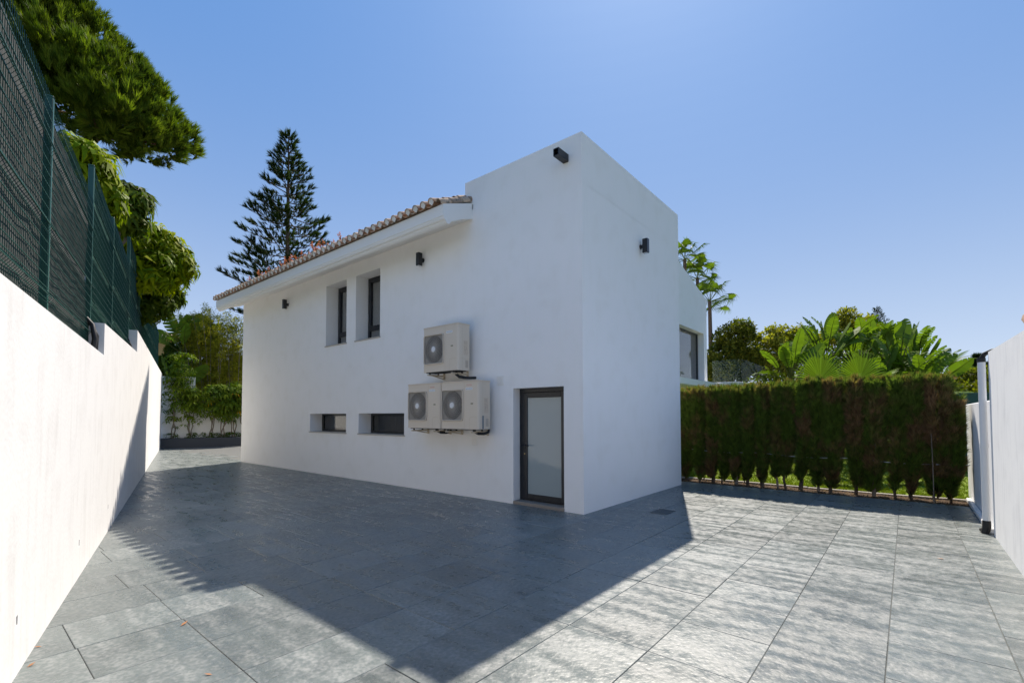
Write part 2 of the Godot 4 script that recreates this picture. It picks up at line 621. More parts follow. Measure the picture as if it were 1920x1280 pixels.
# a tree whose crown lobes are given in the world; its trunk rises from the ground below
func leafy_tree(called: String, label: String, category: String, group: String, foot: Vector3, fork: Vector3, lobes: Array, m: Mesh, leafm: Material, barkm: Material, r: float, per_m2: float, cols: Array, size := 1.0, inner := 0.25, flat := 0.8, upward := 0.5) -> Node3D:
	var t := thing(called, label, category, foot, group)
	var b := MB.new()
	limb(b, Vector3.ZERO, fork - foot, r, r * 0.6, 0.03, 8)
	for l in lobes:
		limb(b, fork - foot, l[0] - foot, r * 0.4, r * 0.08, 0.06, 5)
	part(t, "trunk", b.mesh(), barkm)
	crown(t, "crown", m, leafm, lobes, per_m2, cols, size, inner, flat, upward, foot)
	return t


# ------------------------------------------------------------------ the build
func _ready() -> void:
	rng.seed = 7
	build_camera_and_light()
	make_materials()
	build_ground()
	build_house()
	build_boundary_walls()
	build_fence()
	build_units()
	build_lamps()
	build_hedge()
	build_far_end()
	build_trees_left()
	build_trees_right()
	build_details()

func build_camera_and_light() -> void:
	var yaw := 0.874
	var pitch := 0.033
	var roll := -0.0014
	var f := Vector3(sin(yaw) * cos(pitch), sin(pitch), -cos(yaw) * cos(pitch))
	var r := Vector3(cos(yaw), 0, sin(yaw))
	var u := r.cross(f)
	cam_fwd = f
	cam_right = r * cos(roll) + u * sin(roll)
	cam_up = -r * sin(roll) + u * cos(roll)
	var cam := Camera3D.new()
	cam.name = "camera"
	cam.transform = Transform3D(Basis(cam_right, cam_up, -cam_fwd), EYE)
	var near := 0.05
	cam.set_frustum(1280.0 / FOCAL * near, Vector2(0, SHIFT / FOCAL * near), near, 1500.0)
	add_child(cam)
	cam.current = true

	var env := Environment.new()
	env.background_mode = Environment.BG_SKY
	var sky := Sky.new()
	var s := ProceduralSkyMaterial.new()
	s.sky_top_color = Color(0.240, 0.400, 0.600)
	s.sky_horizon_color = Color(0.620, 0.660, 0.705)
	s.sky_curve = 0.20
	s.ground_horizon_color = Color(0.60, 0.62, 0.60)
	s.ground_bottom_color = Color(0.30, 0.32, 0.28)
	s.sun_angle_max = 1.0
	s.sun_curve = 0.05
	# the broad pale aureole that summer haze scatters round the sun
	var halo := Image.create(256, 128, false, Image.FORMAT_RGBAF)
	var sd := SUN.normalized()
	for y in 128:
		var el := PI / 2 - PI * (y + 0.5) / 128.0
		for x in 256:
			var az := TAU * (x + 0.5) / 256.0
			var d := Vector3(sin(az) * cos(el), sin(el), -cos(az) * cos(el))
			var far := rad_to_deg(acos(clampf(d.dot(sd), -1, 1)))
			var g := 0.17 * exp(-far / 9.0) + 0.055 * exp(-pow(far / 30.0, 2.0))
			halo.set_pixel(x, y, Color(g, g * 0.97, g * 0.86, 1.0))
	s.sky_cover = ImageTexture.create_from_image(halo)
	s.energy_multiplier = 1.0
	sky.sky_material = s
	env.sky = sky
	env.tonemap_mode = Environment.TONE_MAPPER_LINEAR
	env.tonemap_exposure = 2.15
	env.sdfgi_enabled = true
	env.ssao_enabled = true
	env.ssil_enabled = true
	var we := WorldEnvironment.new()
	we.name = "world_environment"
	we.environment = env
	add_child(we)

	var sun := DirectionalLight3D.new()
	sun.name = "sun"
	sun.light_energy = 1.14
	sun.light_color = Color(1.0, 0.96, 0.905)
	sun.light_angular_distance = 0.53
	sun.shadow_enabled = true
	sun.look_at_from_position(Vector3.ZERO, -SUN, Vector3.UP)
	add_child(sun)


func wall_x(z: float) -> float:
	return WALL_K * z + WALL_B

func build_ground() -> void:
	var b := MB.new()
	b.quad(Vector3(-700, -0.06, 700), Vector3(700, -0.06, 700), Vector3(700, -0.06, -700), Vector3(-700, -0.06, -700))
	var t := part(self, "terrain", b.mesh(), M.terrain)
	tag(t, "dry green ground stretching away beyond the walls", "ground", "", "structure")

	var pav := Node3D.new()
	pav.name = numbered("paving")
	add_child(pav)
	tag(pav, "dark slate coloured slab paving of the courtyard", "paving", "", "structure")
	b = MB.new()
	b.box(Vector3(-11, -0.05, -27), Vector3(5.02, -0.006, 5.3))
	part(pav, "joint_bed", b.mesh(), M.joint)
	# slab joints measured on the ground
	var zs := [5.20, 4.69, 4.03, 3.38, 2.74, 2.09, 1.46, 0.83, 0.21]
	while zs[-1] > -26.0: zs.append(zs[-1] - 0.605)
	rng.seed = 101
	var shapes := {}
	var far := MB.new()
	for i in zs.size() - 1:
		var z1: float = zs[i]
		var z0: float = zs[i + 1]
		var x := -10.06
		var shift := 0.0 if i % 2 == 0 or i < 8 else rr(-0.12, 0.12)
		while x < 5.0:
			var w := 0.64
			if rng.randf() < 0.5: w = 1.28
			var a := x + shift
			var e := minf(a + w, 5.0)
			x += w
			if 5.0 - e < 0.2: e = 5.0; x = 5.0
			if e < wall_x((z0 + z1) / 2.0) - 0.02: continue
			if a > 0.03 and z1 < -0.03 and (a < 4.3 or z1 < -2.0): continue
			if e - a < 0.05: continue
			var g := 0.002
			if z1 < -9.6 or z0 > 4.68 and e < -8.0:
				far.box(Vector3(a + g, -0.03, z0 + g), Vector3(e - g, rr(-0.001, 0.001), z1 - g))
				continue
			var key := "%.2f %.2f" % [e - a, z1 - z0]
			if not shapes.has(key):
				var q := MB.new()
				var hx := (e - a) / 2.0 - g
				var hz := (z1 - z0) / 2.0 - g
				q.cbox(Vector3(-hx, -0.03, -hz), Vector3(hx, 0, hz), 0.003)
				shapes[key] = q.mesh()
			var bas := Basis(Vector3(1, 0, 0), rr(-0.0025, 0.0025)) * Basis(Vector3(0, 0, 1), rr(-0.0025, 0.0025))
			part(pav, "slab", shapes[key], M.slates[rng.randi() % 4], Transform3D(bas, Vector3((a + e) / 2.0, rr(-0.0012, 0.0012), (z0 + z1) / 2.0)))
	var fp := part(pav, "far_slabs", far.mesh(), M.slates[0])
	fp.set_meta("kind", "stuff")

	# planting strip under the hedge, concrete edging, lawn
	b = MB.new()
	rng.seed = 102
	var cols := 6
	for i in 40:
		for j in cols:
			var p := []
			for k in [[0, 1], [1, 1], [1, 0], [0, 0]]:
				var gx: float = 5.03 + (j + k[0]) * 0.11
				var gz: float = -3.0 + (i + k[1]) * 0.2075
				p.append(Vector3(gx, -0.015 + 0.02 * sin(gx * 31.0 + gz * 7.0) * cos(gz * 19.0), gz))
			b.quad(p[0], p[1], p[2], p[3])
	var so := part(self, "soil", b.mesh(), M.soil)
	tag(so, "strip of bare brown soil under the clipped hedge", "soil", "", "structure")
	var lit := MB.new()
	leaflet(lit, Vector3(-0.02, 0.0, 0), Vector3.RIGHT, Vector3.UP, 0.04, 0.014, -0.2)
	var lplaces := []
	var lcolors := PackedColorArray()
	for i in 1500:
		var lp := Vector3(4.96 + absf(rr(0, 1) - rr(0, 0.5)) * 0.75, 0.006, rr(-0.2, 5.0))
		lplaces.append(Transform3D(Basis(Vector3.UP, rr(0, TAU)) * Basis(Vector3.RIGHT, rr(-0.5, 0.5)) * Basis(Vector3.FORWARD, rr(-0.4, 0.4)), lp))
		var lc := mix3(Vector3(0.20, 0.12, 0.06), Vector3(0.42, 0.30, 0.17), rng.randf())
		lcolors.append(Color(lc.x, lc.y, lc.z))
	var lo := spread(self, "leaf_litter", lit.mesh(), M.dryleaf, lplaces, lcolors)
	tag(lo, "dry brown litter of fallen leaves beneath the hedge", "litter", "", "stuff")
	var kerb := thing("edging", "pale concrete edging strip between hedge and lawn", "edging", Vector3(5.76, 0, 0))
	for i in 9:
		b = MB.new()
		b.cbox(Vector3(-0.06, -0.055, -3.0 + i * 0.9), Vector3(0.06, 0.022 + rr(-0.008, 0.008), -3.0 + i * 0.9 + 0.892), 0.008)
		part(kerb, "edging_block", b.mesh(), M.concrete)
	b = MB.new()
	b.quad(Vector3(5.83, 0.0, 9.0), Vector3(26, 0.0, 9.0), Vector3(26, 0.0, -3.0), Vector3(5.83, 0.0, -3.0))
	var lawn := part(self, "lawn", b.mesh(), M.turf)
	tag(lawn, "sunlit green lawn behind the hedge", "lawn", "", "structure")
	var places := []
	var colors := PackedColorArray()
	var gm := brush_mesh(103, 9, 0.06, 0.004, 1.0)
	rng.seed = 104
	for i in 26000:
		var p := Vector3(5.85 + pow(rng.randf(), 1.6) * 16.0, 0.0, rr(-2.9, 8.5))
		places.append(Transform3D(along(Vector3.UP + rdir() * 0.2, rr(0, TAU), rr(0.7, 1.4)), p))
		var k := mix3(Vector3(0.19, 0.27, 0.03), Vector3(0.34, 0.35, 0.07), rng.randf() * rng.randf())
		colors.append(Color(k.x, k.y, k.z))
	var gr := spread(self, "grass", gm, M.leaf, places, colors)
	tag(gr, "short bright green grass of the lawn", "grass", "", "stuff")


# ------------------------------------------------------------------ house
func window_part(house: Node, z0: float, z1: float, y0: float, y1: float, x: float, rail: float, inside: String) -> void:
	var w := holder(house, "window", Vector3(0, 0, 0))
	var b := MB.new()
	var f := 0.065
	var x0 := x
	var x1 := x + 0.07
	# outer frame
	b.cbox(Vector3(x0, y0, z0), Vector3(x1, y1, z0 + f), 0.006)
	b.cbox(Vector3(x0, y0, z1 - f), Vector3(x1, y1, z1), 0.006)
	b.cbox(Vector3(x0, y0, z0 + f), Vector3(x1, y0 + f, z1 - f), 0.006)
	b.cbox(Vector3(x0, y1 - f, z0 + f), Vector3(x1, y1, z1 - f), 0.006)
	var lo := y0 + f
	if rail > 0.0:
		b.cbox(Vector3(x0, y0 + rail, z0 + f), Vector3(x1, y0 + rail + f, z1 - f), 0.006)
	part(w, "frame", b.mesh(), M.black)
	if rail > 0.0:
		# opening sash above the rail
		b = MB.new()
		var s := 0.06
		var a := z0 + f
		var e := z1 - f
		lo = y0 + rail + f
		var hi := y1 - f
		b.cbox(Vector3(x0 - 0.012, lo, a), Vector3(x1, hi, a + s), 0.005)
		b.cbox(Vector3(x0 - 0.012, lo, e - s), Vector3(x1, hi, e), 0.005)
		b.cbox(Vector3(x0 - 0.012, lo, a + s), Vector3(x1, lo + s, e - s), 0.005)
		b.cbox(Vector3(x0 - 0.012, hi - s, a + s), Vector3(x1, hi, e - s), 0.005)
		part(w, "sash", b.mesh(), M.black)
		b = MB.new()
		b.box(Vector3(x0 + 0.03, y0 + f, z0 + f), Vector3(x0 + 0.036, y0 + rail, z1 - f))
		part(w, "pane", b.mesh(), M.glass)
	b = MB.new()
	b.box(Vector3(x0 + 0.03, lo, z0 + f), Vector3(x0 + 0.036, y1 - f, z1 - f))
	part(w, "pane", b.mesh(), M.glass)
	b = MB.new()
	if inside == "blind":
		b.box(Vector3(x0 + 0.075, y0 + 0.02, z0 + 0.01), Vector3(x0 + 0.08, y1 - 0.01, z1 - 0.01))
		part(w, "blind", b.mesh(), M.blind)
	elif inside == "curtain":
		for i in 14:
			var zc := z0 + (z1 - z0) * (0.30 + i * 0.05)
			b.tube([Vector3(x0 + 0.12, y0 + 0.12 + (-0.2 if i > 4 else 0.0), zc), Vector3(x0 + 0.12, y1, zc)], [0.045, 0.045], 6, false)
		part(w, "curtain", b.mesh(), M.curtain)
	else:
		for i in 7:
			var zc := z0 + (z1 - z0) * (i + 0.5) / 7.0
			b = MB.new()
			b.cbox(Vector3(x0 + 0.4, y0 - 0.6, zc - 0.13), Vector3(x0 + 0.43, y1 + 0.4, zc + 0.13), 0.01)
			part(w, "wardrobe_door", b.mesh(), M.room)
	b = MB.new()
	b.cbox(Vector3(-0.028, y0 - 0.026, z0 - 0.03), Vector3(x + 0.02, y0 + 0.004, z1 + 0.03), 0.006)
	part(w, "sill", b.mesh(), M.stone)

func cover_tile(r0: float, r1: float, length: float, plugged: bool) -> MB:
	# a half-barrel, convex side up, running from x = 0 (front) to x = length
	var b := MB.new()
	var k := 8
	var th := 0.014
	for i in k:
		var a0 := PI * i / k
		var a1 := PI * (i + 1) / k
		var n0 := Vector3(0, sin(a0), cos(a0))
		var n1 := Vector3(0, sin(a1), cos(a1))
		var L0 := Vector3(length, 0, 0)
		b.quadn(n1 * r0, n0 * r0, n0 * r1 + L0, n1 * r1 + L0, n1, n0, n0, n1)
		b.quadn(n0 * (r0 - th), n1 * (r0 - th), n1 * (r1 - th) + L0, n0 * (r1 - th) + L0, -n0, -n1, -n1, -n0)
		b.quad(n0 * (r0 - th), n1 * (r0 - th), n1 * r0, n0 * r0)
	return b

func plug_mesh(r: float) -> ArrayMesh:
	var b := MB.new()
	var k := 8
	for i in k:
		var a0 := PI * i / k
		var a1 := PI * (i + 1) / k
		b.tri(Vector3(0.014, 0, 0), Vector3(0.014, sin(a1) * r, cos(a1) * r), Vector3(0.014, sin(a0) * r, cos(a0) * r))
	b.tri(Vector3(0.014, 0, -r), Vector3(0.014, 0, r), Vector3(0.014, -r * 0.8, 0))
	return b.mesh()

func build_house() -> void:
	var h := thing("house", "white two-storey villa with clay tile eaves and a square corner tower", "house")
	var ztop := -2.835
	var lx := 14.12
	# long facade (x = 0); sheet coordinates: u = z, v = y
	var holes := [
		[-9.315, 1.195, -7.355, 1.712, 0.37], [-6.758, 1.195, -4.85, 1.712, 0.37],
		[-8.465, 3.62, -7.39, 5.345, 0.37], [-6.935, 3.62, -5.845, 5.345, 0.37],
		[-1.53, 0.0, -0.39, 2.162, 0.195]]
	var b := MB.new()
	var X := Vector3.RIGHT
	var Y := Vector3.UP
	var Z := Vector3.BACK
	b.holed(Vector3.ZERO, Z, Y, -14.36, -0.02, 0.0, 5.647, holes)
	# everything above the hairline joint: behind the cornice, and the tower
	b.holed(Vector3.ZERO, Z, Y, -14.36, 5.653, -2.6, 6.0, [])
	b.quad(Vector3(0.003, 5.64, -14.36), Vector3(0.003, 5.64, 0), Vector3(0.003, 5.66, 0), Vector3(0.003, 5.66, -14.36))
	# short facade (z = 0), tower side, back of the tower, far end, garden sides
	b.holed(Vector3.ZERO, X, Y, 0.0, -0.02, 4.43, 5.647, [])
	b.quad(Vector3(0, 5.64, -0.003), Vector3(4.43, 5.64, -0.003), Vector3(4.43, 5.66, -0.003), Vector3(0, 5.66, -0.003))
	b.quad(Vector3(4.43, -0.02, 0), Vector3(4.43, -0.02, -2.4), Vector3(4.43, 6.3, -2.4), Vector3(4.43, 6.3, 0))
	b.quad(Vector3(lx, -0.02, -14.36), Vector3(0, -0.02, -14.36), Vector3(0, 6.0, -14.36), Vector3(lx, 6.0, -14.36))
	b.quad(Vector3(lx, -0.02, -2.4), Vector3(lx, -0.02, -14.36), Vector3(lx, 6.4, -14.36), Vector3(lx, 6.4, -2.4))
	part(h, "wall", b.mesh(), M.white)
	b = MB.new()
	# parapet of the tower: a ring with thickness above the joint
	b.holed(Vector3.ZERO, Z, Y, -2.6, 5.651, 0.0, 6.515, [])
	b.holed(Vector3.ZERO, Z, Y, ztop, 5.9, -2.6, 6.515, [])
	b.holed(Vector3.ZERO, X, Y, 0.0, 5.651, 4.43, 6.515, [])
	b.quad(Vector3(4.43, 5.653, 0), Vector3(4.43, 5.653, ztop), Vector3(4.43, 6.515, ztop), Vector3(4.43, 6.515, 0))
	b.quad(Vector3(4.43, 5.653, ztop), Vector3(0, 5.653, ztop), Vector3(0, 6.515, ztop), Vector3(4.43, 6.515, ztop))
	var t := 0.18
	b.quad(Vector3(0, 6.515, 0), Vector3(4.43, 6.515, 0), Vector3(4.43 - t, 6.515, -t), Vector3(t, 6.515, -t))
	b.quad(Vector3(4.43, 6.515, 0), Vector3(4.43, 6.515, ztop), Vector3(4.43 - t, 6.515, ztop + t), Vector3(4.43 - t, 6.515, -t))
	b.quad(Vector3(4.43, 6.515, ztop), Vector3(0, 6.515, ztop), Vector3(t, 6.515, ztop + t), Vector3(4.43 - t, 6.515, ztop + t))
	b.quad(Vector3(0, 6.515, ztop), Vector3(0, 6.515, 0), Vector3(t, 6.515, -t), Vector3(t, 6.515, ztop + t))
	b.quad(Vector3(t, 6.515, -t), Vector3(4.43 - t, 6.515, -t), Vector3(4.43 - t, 6.2, -t), Vector3(t, 6.2, -t))
	b.quad(Vector3(t, 6.515, ztop + t), Vector3(t, 6.2, ztop + t), Vector3(4.43 - t, 6.2, ztop + t), Vector3(4.43 - t, 6.515, ztop + t))
	b.quad(Vector3(t, 6.515, -t), Vector3(t, 6.2, -t), Vector3(t, 6.2, ztop + t), Vector3(t, 6.515, ztop + t))
	b.quad(Vector3(4.43 - t, 6.515, -t), Vector3(4.43 - t, 6.515, ztop + t), Vector3(4.43 - t, 6.2, ztop + t), Vector3(4.43 - t, 6.2, -t))
	b.quad(Vector3(t, 6.2, -t), Vector3(4.43 - t, 6.2, -t), Vector3(4.43 - t, 6.2, ztop + t), Vector3(t, 6.2, ztop + t))
	part(h, "parapet", b.mesh(), M.white)
	# the gabled wing behind the tower, its wall in z = -2.4
	b = MB.new()
	b.holed(Vector3(0, 0, -2.4), X, Y, 4.43, -0.02, lx, 6.60, [[9.6, 3.0, 13.74, 5.12, 0.25]])
	b.tri(Vector3(4.43, 6.60, -2.4), Vector3(lx, 6.60, -2.4), Vector3(6.56, 8.74, -2.4))
	b.tri(Vector3(lx, 6.60, -2.4), Vector3(lx, 6.66, -2.4), Vector3(6.56, 8.74, -2.4))
	b.tri(Vector3(4.43, 6.60, -2.4), Vector3(6.56, 8.74, -2.4), Vector3(4.43, 7.86, -2.4))
	b.box(Vector3(lx - 0.02, 5.95, -2.75), Vector3(lx + 0.05, 6.05, -2.395))
	part(h, "gable_wall", b.mesh(), M.white)
	var w := holder(h, "window")
	b = MB.new()
	for x in [13.62, 11.3, 11.42]:
		b.cbox(Vector3(x, 3.0, -2.70), Vector3(x + 0.10, 5.12, -2.65), 0.006)
	b.cbox(Vector3(9.6, 3.0, -2.70), Vector3(13.62, 3.07, -2.65), 0.006)
	b.cbox(Vector3(9.6, 5.05, -2.70), Vector3(13.62, 5.12, -2.65), 0.006)
	part(w, "frame", b.mesh(), M.black)
	for k in [[9.6, 11.3], [11.52, 13.62]]:
		b = MB.new()
		b.box(Vector3(k[0], 3.07, -2.682), Vector3(k[1], 5.05, -2.676))
		part(w, "pane", b.mesh(), M.glass)

	# cornice under the eaves, a moulded profile drawn along the facade
	b = MB.new()
	var prof := PackedVector2Array([Vector2(0.0, 6.03), Vector2(-0.80, 5.745), Vector2(-0.80, 5.525), Vector2(-0.785, 5.51), Vector2(-0.785, 5.49), Vector2(-0.772, 5.466), Vector2(-0.75, 5.452), Vector2(-0.735, 5.452), Vector2(-0.735, 5.435), Vector2(-0.722, 5.412), Vector2(-0.70, 5.398), Vector2(-0.675, 5.392), Vector2(-0.64, 5.40), Vector2(-0.615, 5.425), Vector2(-0.60, 5.455), Vector2(-0.30, 5.60), Vector2(0.0, 5.70)])
	b.extrude(prof, -14.66, -2.62)
	part(h, "cornice", b.mesh(), M.trim)

	# doorway
	var d := holder(h, "door")
	b = MB.new()
	var dx := 0.195
	b.cbox(Vector3(dx, 0.06, -1.53), Vector3(dx + 0.08, 2.162, -1.445), 0.006)
	b.cbox(Vector3(dx, 0.06, -0.475), Vector3(dx + 0.08, 2.162, -0.39), 0.006)
	b.cbox(Vector3(dx, 2.085, -1.445), Vector3(dx + 0.08, 2.162, -0.475), 0.006)
	part(d, "frame", b.mesh(), M.black)
	b = MB.new()
	b.cbox(Vector3(dx - 0.012, 0.075, -1.445), Vector3(dx + 0.06, 2.083, -1.345), 0.006)
	b.cbox(Vector3(dx - 0.012, 0.075, -0.575), Vector3(dx + 0.06, 2.083, -0.475), 0.006)
	b.cbox(Vector3(dx - 0.012, 0.075, -1.345), Vector3(dx + 0.06, 0.185, -0.575), 0.006)
	b.cbox(Vector3(dx - 0.012, 1.985, -1.345), Vector3(dx + 0.06, 2.083, -0.575), 0.006)
	part(d, "leaf_frame", b.mesh(), M.black)
	b = MB.new()
	b.box(Vector3(dx + 0.012, 0.185, -1.345), Vector3(dx + 0.02, 1.985, -0.575))
	part(d, "frosted_pane", b.mesh(), M.frosted)
	b = MB.new()
	b.cbox(Vector3(dx - 0.022, 1.02, -1.41), Vector3(dx - 0.012, 1.11, -1.38), 0.003)
	b.tube([Vector3(dx - 0.02, 1.09, -1.395), Vector3(dx - 0.06, 1.09, -1.395), Vector3(dx - 0.065, 1.088, -1.375), Vector3(dx - 0.065, 1.086, -1.27)], [0.011, 0.011, 0.011, 0.010], 8)
	part(d, "handle", b.mesh(), M.black)
	b = MB.new()
	b.tube([Vector3(dx - 0.01, 0.93, -1.395), Vector3(dx - 0.026, 0.93, -1.395)], [0.016, 0.014], 10)
	part(d, "lock", b.mesh(), M.brass)
	b = MB.new()
	b.cbox(Vector3(-0.012, -0.01, -1.535), Vector3(dx + 0.09, 0.06, -0.385), 0.01)
	part(d, "threshold", b.mesh(), M.doorstone)

	window_part(h, -9.315, -7.355, 1.195, 1.712, 0.37, 0.0, "curtain")
	window_part(h, -6.758, -4.85, 1.195, 1.712, 0.37, 0.0, "wardrobe")
	window_part(h, -8.465, -7.39, 3.62, 5.345, 0.37, 0.30, "blind")
	window_part(h, -6.935, -5.845, 3.62, 5.345, 0.37, 0.30, "blind")
	b = MB.new()
	b.box(Vector3(5.2, 0, -13.5), Vector3(5.3, 5.4, -3.0))
	part(h, "inner_wall", b.mesh(), M.room)

	# vent grilles
	for v in [[-1.945, -1.76, 2.235, 2.43], [-2.62, -2.46, 1.05, 1.22]]:
		b = MB.new()
		b.cbox(Vector3(-0.010, v[2], v[0]), Vector3(0.002, v[3], v[1]), 0.004)
		for i in 8:
			var y: float = lerpf(v[2] + 0.02, v[3] - 0.03, i / 7.0)
			b.cbox(Vector3(-0.017, y, v[0] + 0.02), Vector3(-0.009, y + 0.012, v[1] - 0.02), 0.002)
		part(h, "vent_grille", b.mesh(), M.trim)

	# terrace with a glass balustrade beyond the wing
	b = MB.new()
	b.cbox(Vector3(14.18, -0.03, -9.0), Vector3(20.4, 3.05, -1.15), 0.01)
	b.box(Vector3(9.0, 2.78, -2.39), Vector3(14.17, 3.0, -1.9))
	part(h, "terrace", b.mesh(), M.white)
	for k in [[Vector3(14.74, 0, -2.37), Vector3(14.74, 0, -1.23)], [Vector3(14.76, 0, -1.20), Vector3(16.9, 0, -1.20)], [Vector3(16.94, 0, -1.20), Vector3(19.2, 0, -1.20)]]:
		b = MB.new()
		var lo := Vector3(minf(k[0].x, k[1].x) - 0.006, 3.05, minf(k[0].z, k[1].z) - 0.006)
		var hi := Vector3(maxf(k[0].x, k[1].x) + 0.006, 4.05, maxf(k[0].z, k[1].z) + 0.006)
		if k[0].x == k[1].x: b.quad(Vector3(k[0].x, lo.y, lo.z), Vector3(k[0].x, lo.y, hi.z), Vector3(k[0].x, hi.y, hi.z), Vector3(k[0].x, hi.y, lo.z))
		else: b.quad(Vector3(lo.x, lo.y, k[0].z), Vector3(hi.x, lo.y, k[0].z), Vector3(hi.x, hi.y, k[0].z), Vector3(lo.x, hi.y, k[0].z))
		part(h, "glass_panel", b.mesh(), M.clear)

	build_roof(h)

func build_roof(h: Node3D) -> void:
	var roof := holder(h, "roof")
	var slope := atan(0.37)
	var bas := Basis(Vector3(0, 0, 1), slope)
	rng.seed = 201
	# under the tiles: the boarded deck of both slopes
	var b := MB.new()
	b.quad(Vector3(-0.79, 5.755, -2.63), Vector3(6.56, 8.72, -2.63), Vector3(6.56, 8.72, -14.64), Vector3(-0.79, 5.755, -14.64))
	b.quad(Vector3(6.56, 8.72, -2.41), Vector3(14.15, 6.62, -2.41), Vector3(14.15, 6.62, -14.64), Vector3(6.56, 8.72, -14.64))
	b.tri(Vector3(0, 6.0, -14.36), Vector3(6.56, 8.70, -14.36), Vector3(14.1, 6.4, -14.36))
	part(roof, "deck", b.mesh(), M.mortar)
	var pitch := 0.243
	var n := 49
	var cover := cover_tile(0.084, 0.070, 0.42, true).mesh()
	var plug := plug_mesh(0.077)
	var channel_b := MB.new()
	channel_b.xf = Transform3D(Basis(Vector3(1, 0, 0), PI), Vector3.ZERO)
	var src := cover_tile(0.096, 0.104, 0.42, false)
	for i in src.v.size():
		channel_b.v.append(channel_b.xf * src.v[i]); channel_b.n.append(channel_b.xf.basis * src.n[i]); channel_b.c.append(Color.WHITE)
	var channel := channel_b.mesh()
	for i in n:
		var z := -2.86 - pitch * i
		for row in (5 if i == 0 else 2):
			var s := row * 0.33
			var p := Vector3(-0.905 + cos(slope) * s + rr(-0.012, 0.012), 5.80 + sin(slope) * s + 0.014 * row + rr(-0.005, 0.005), z + rr(-0.008, 0.008))
			var q := bas * Basis(Vector3(0, 1, 0), rr(-0.03, 0.03))
			part(roof, "roof_tile", cover, M.clays[rng.randi() % 4], Transform3D(q, p))
			if row == 0: part(roof, "mortar_plug", plug, M.mortar, Transform3D(q, p))
		var c := Vector3(-0.885 + rr(-0.01, 0.01), 5.838, z - pitch / 2.0)
		part(roof, "roof_tile", channel, M.clays[rng.randi() % 3], Transform3D(bas, c))
	# verge: a lower row of half barrels stepping up along the near end
	for i in 4:
		var s := i * 0.30
		part(roof, "roof_tile", cover, M.clays[[2, 3, 2, 1][i]], Transform3D(bas * Basis(Vector3(1, 0, 0), 0.5), Vector3(-0.86 + cos(slope) * s, 5.765 + sin(slope) * s + 0.01 * i, -2.70)))
	# the field of tiles further up the slope
	var field := MB.new()
	var up := Vector3(cos(slope), sin(slope), 0)
	for i in n:
		var z := -2.86 - pitch * i
		var a := Vector3(-0.2, 6.10, z)
		for k in 5:
			var a0 := PI * k / 5.0
			var a1 := PI * (k + 1) / 5.0
			var n0 := Vector3(-sin(slope) * sin(a0), cos(slope) * sin(a0), cos(a0)) * 0.09
			var n1 := Vector3(-sin(slope) * sin(a1), cos(slope) * sin(a1), cos(a1)) * 0.09
			field.quadn(a + n1, a + n0, a + n0 + up * 7.1, a + n1 + up * 7.1, n1, n0, n0, n1)
	var fo := part(roof, "tile_field", field.mesh(), M.clays[0])
	fo.set_meta("kind", "stuff")

	# dry succulents growing between the tiles
	var stem := MB.new()
	rng.seed = 202
	for i in 11:
		var a := rr(0, TAU)
		var tip := Vector3(cos(a) * rr(0.02, 0.10), rr(0.08, 0.21), sin(a) * rr(0.02, 0.10))
		stem.tint = Color(0.42, 0.20, 0.11)
		stem.tube([Vector3(cos(a) * 0.02, 0, sin(a) * 0.02), tip * 0.6, tip], [0.004, 0.004, 0.003], 4, false)
		for k in 8:
			stem.tint = Color(rr(0.5, 0.7), rr(0.24, 0.36), rr(0.12, 0.2))
			leaflet(stem, tip, rdir(), Vector3.UP, 0.03, 0.018, 0.0)
	var weed := stem.mesh()
	var wm := leaf_mat(L(0.5, 0.3, 0.15), 0.7)
	var zs := [-4.55, -5.15, -5.9, -6.75, -7.0, -7.55, -7.9, -8.25, -8.6, -9.0, -9.35, -9.8, -10.3, -10.9, -11.5, -12.3]
	for i in zs.size():
		var s := rr(0.45, 1.0) * (0.9 if i < 3 else 1.6)
		var t := thing("roof_weed", "orange dry succulent sprig growing on the clay eaves tiles", "weed", Vector3(rr(-0.66, -0.5), 5.975, zs[i]), "dry succulents growing on the eaves tiles")
		part(t, "sprig", weed, wm, Transform3D(Basis(Vector3.UP, rr(0, TAU)).scaled(Vector3.ONE * s), Vector3.ZERO))


# ------------------------------------------------------------------ walls and fence
func wall_point(s: float, off: float, y: float) -> Vector3:
	var dirv := Vector3(WALL_K, 0, 1).normalized()
	var nrm := Vector3(1, 0, -WALL_K).normalized()
	return Vector3(WALL_B, 0, 0) + dirv * s + nrm * off + Vector3(0, y, 0)

func wall_top(s: float) -> float:
	if s > -3.93: return 2.44
	if s > -9.40: return lerpf(2.855, 3.09, (-3.93 - s) / 5.47)
	return lerpf(3.58, 3.83, (-9.40 - s) / 16.6)

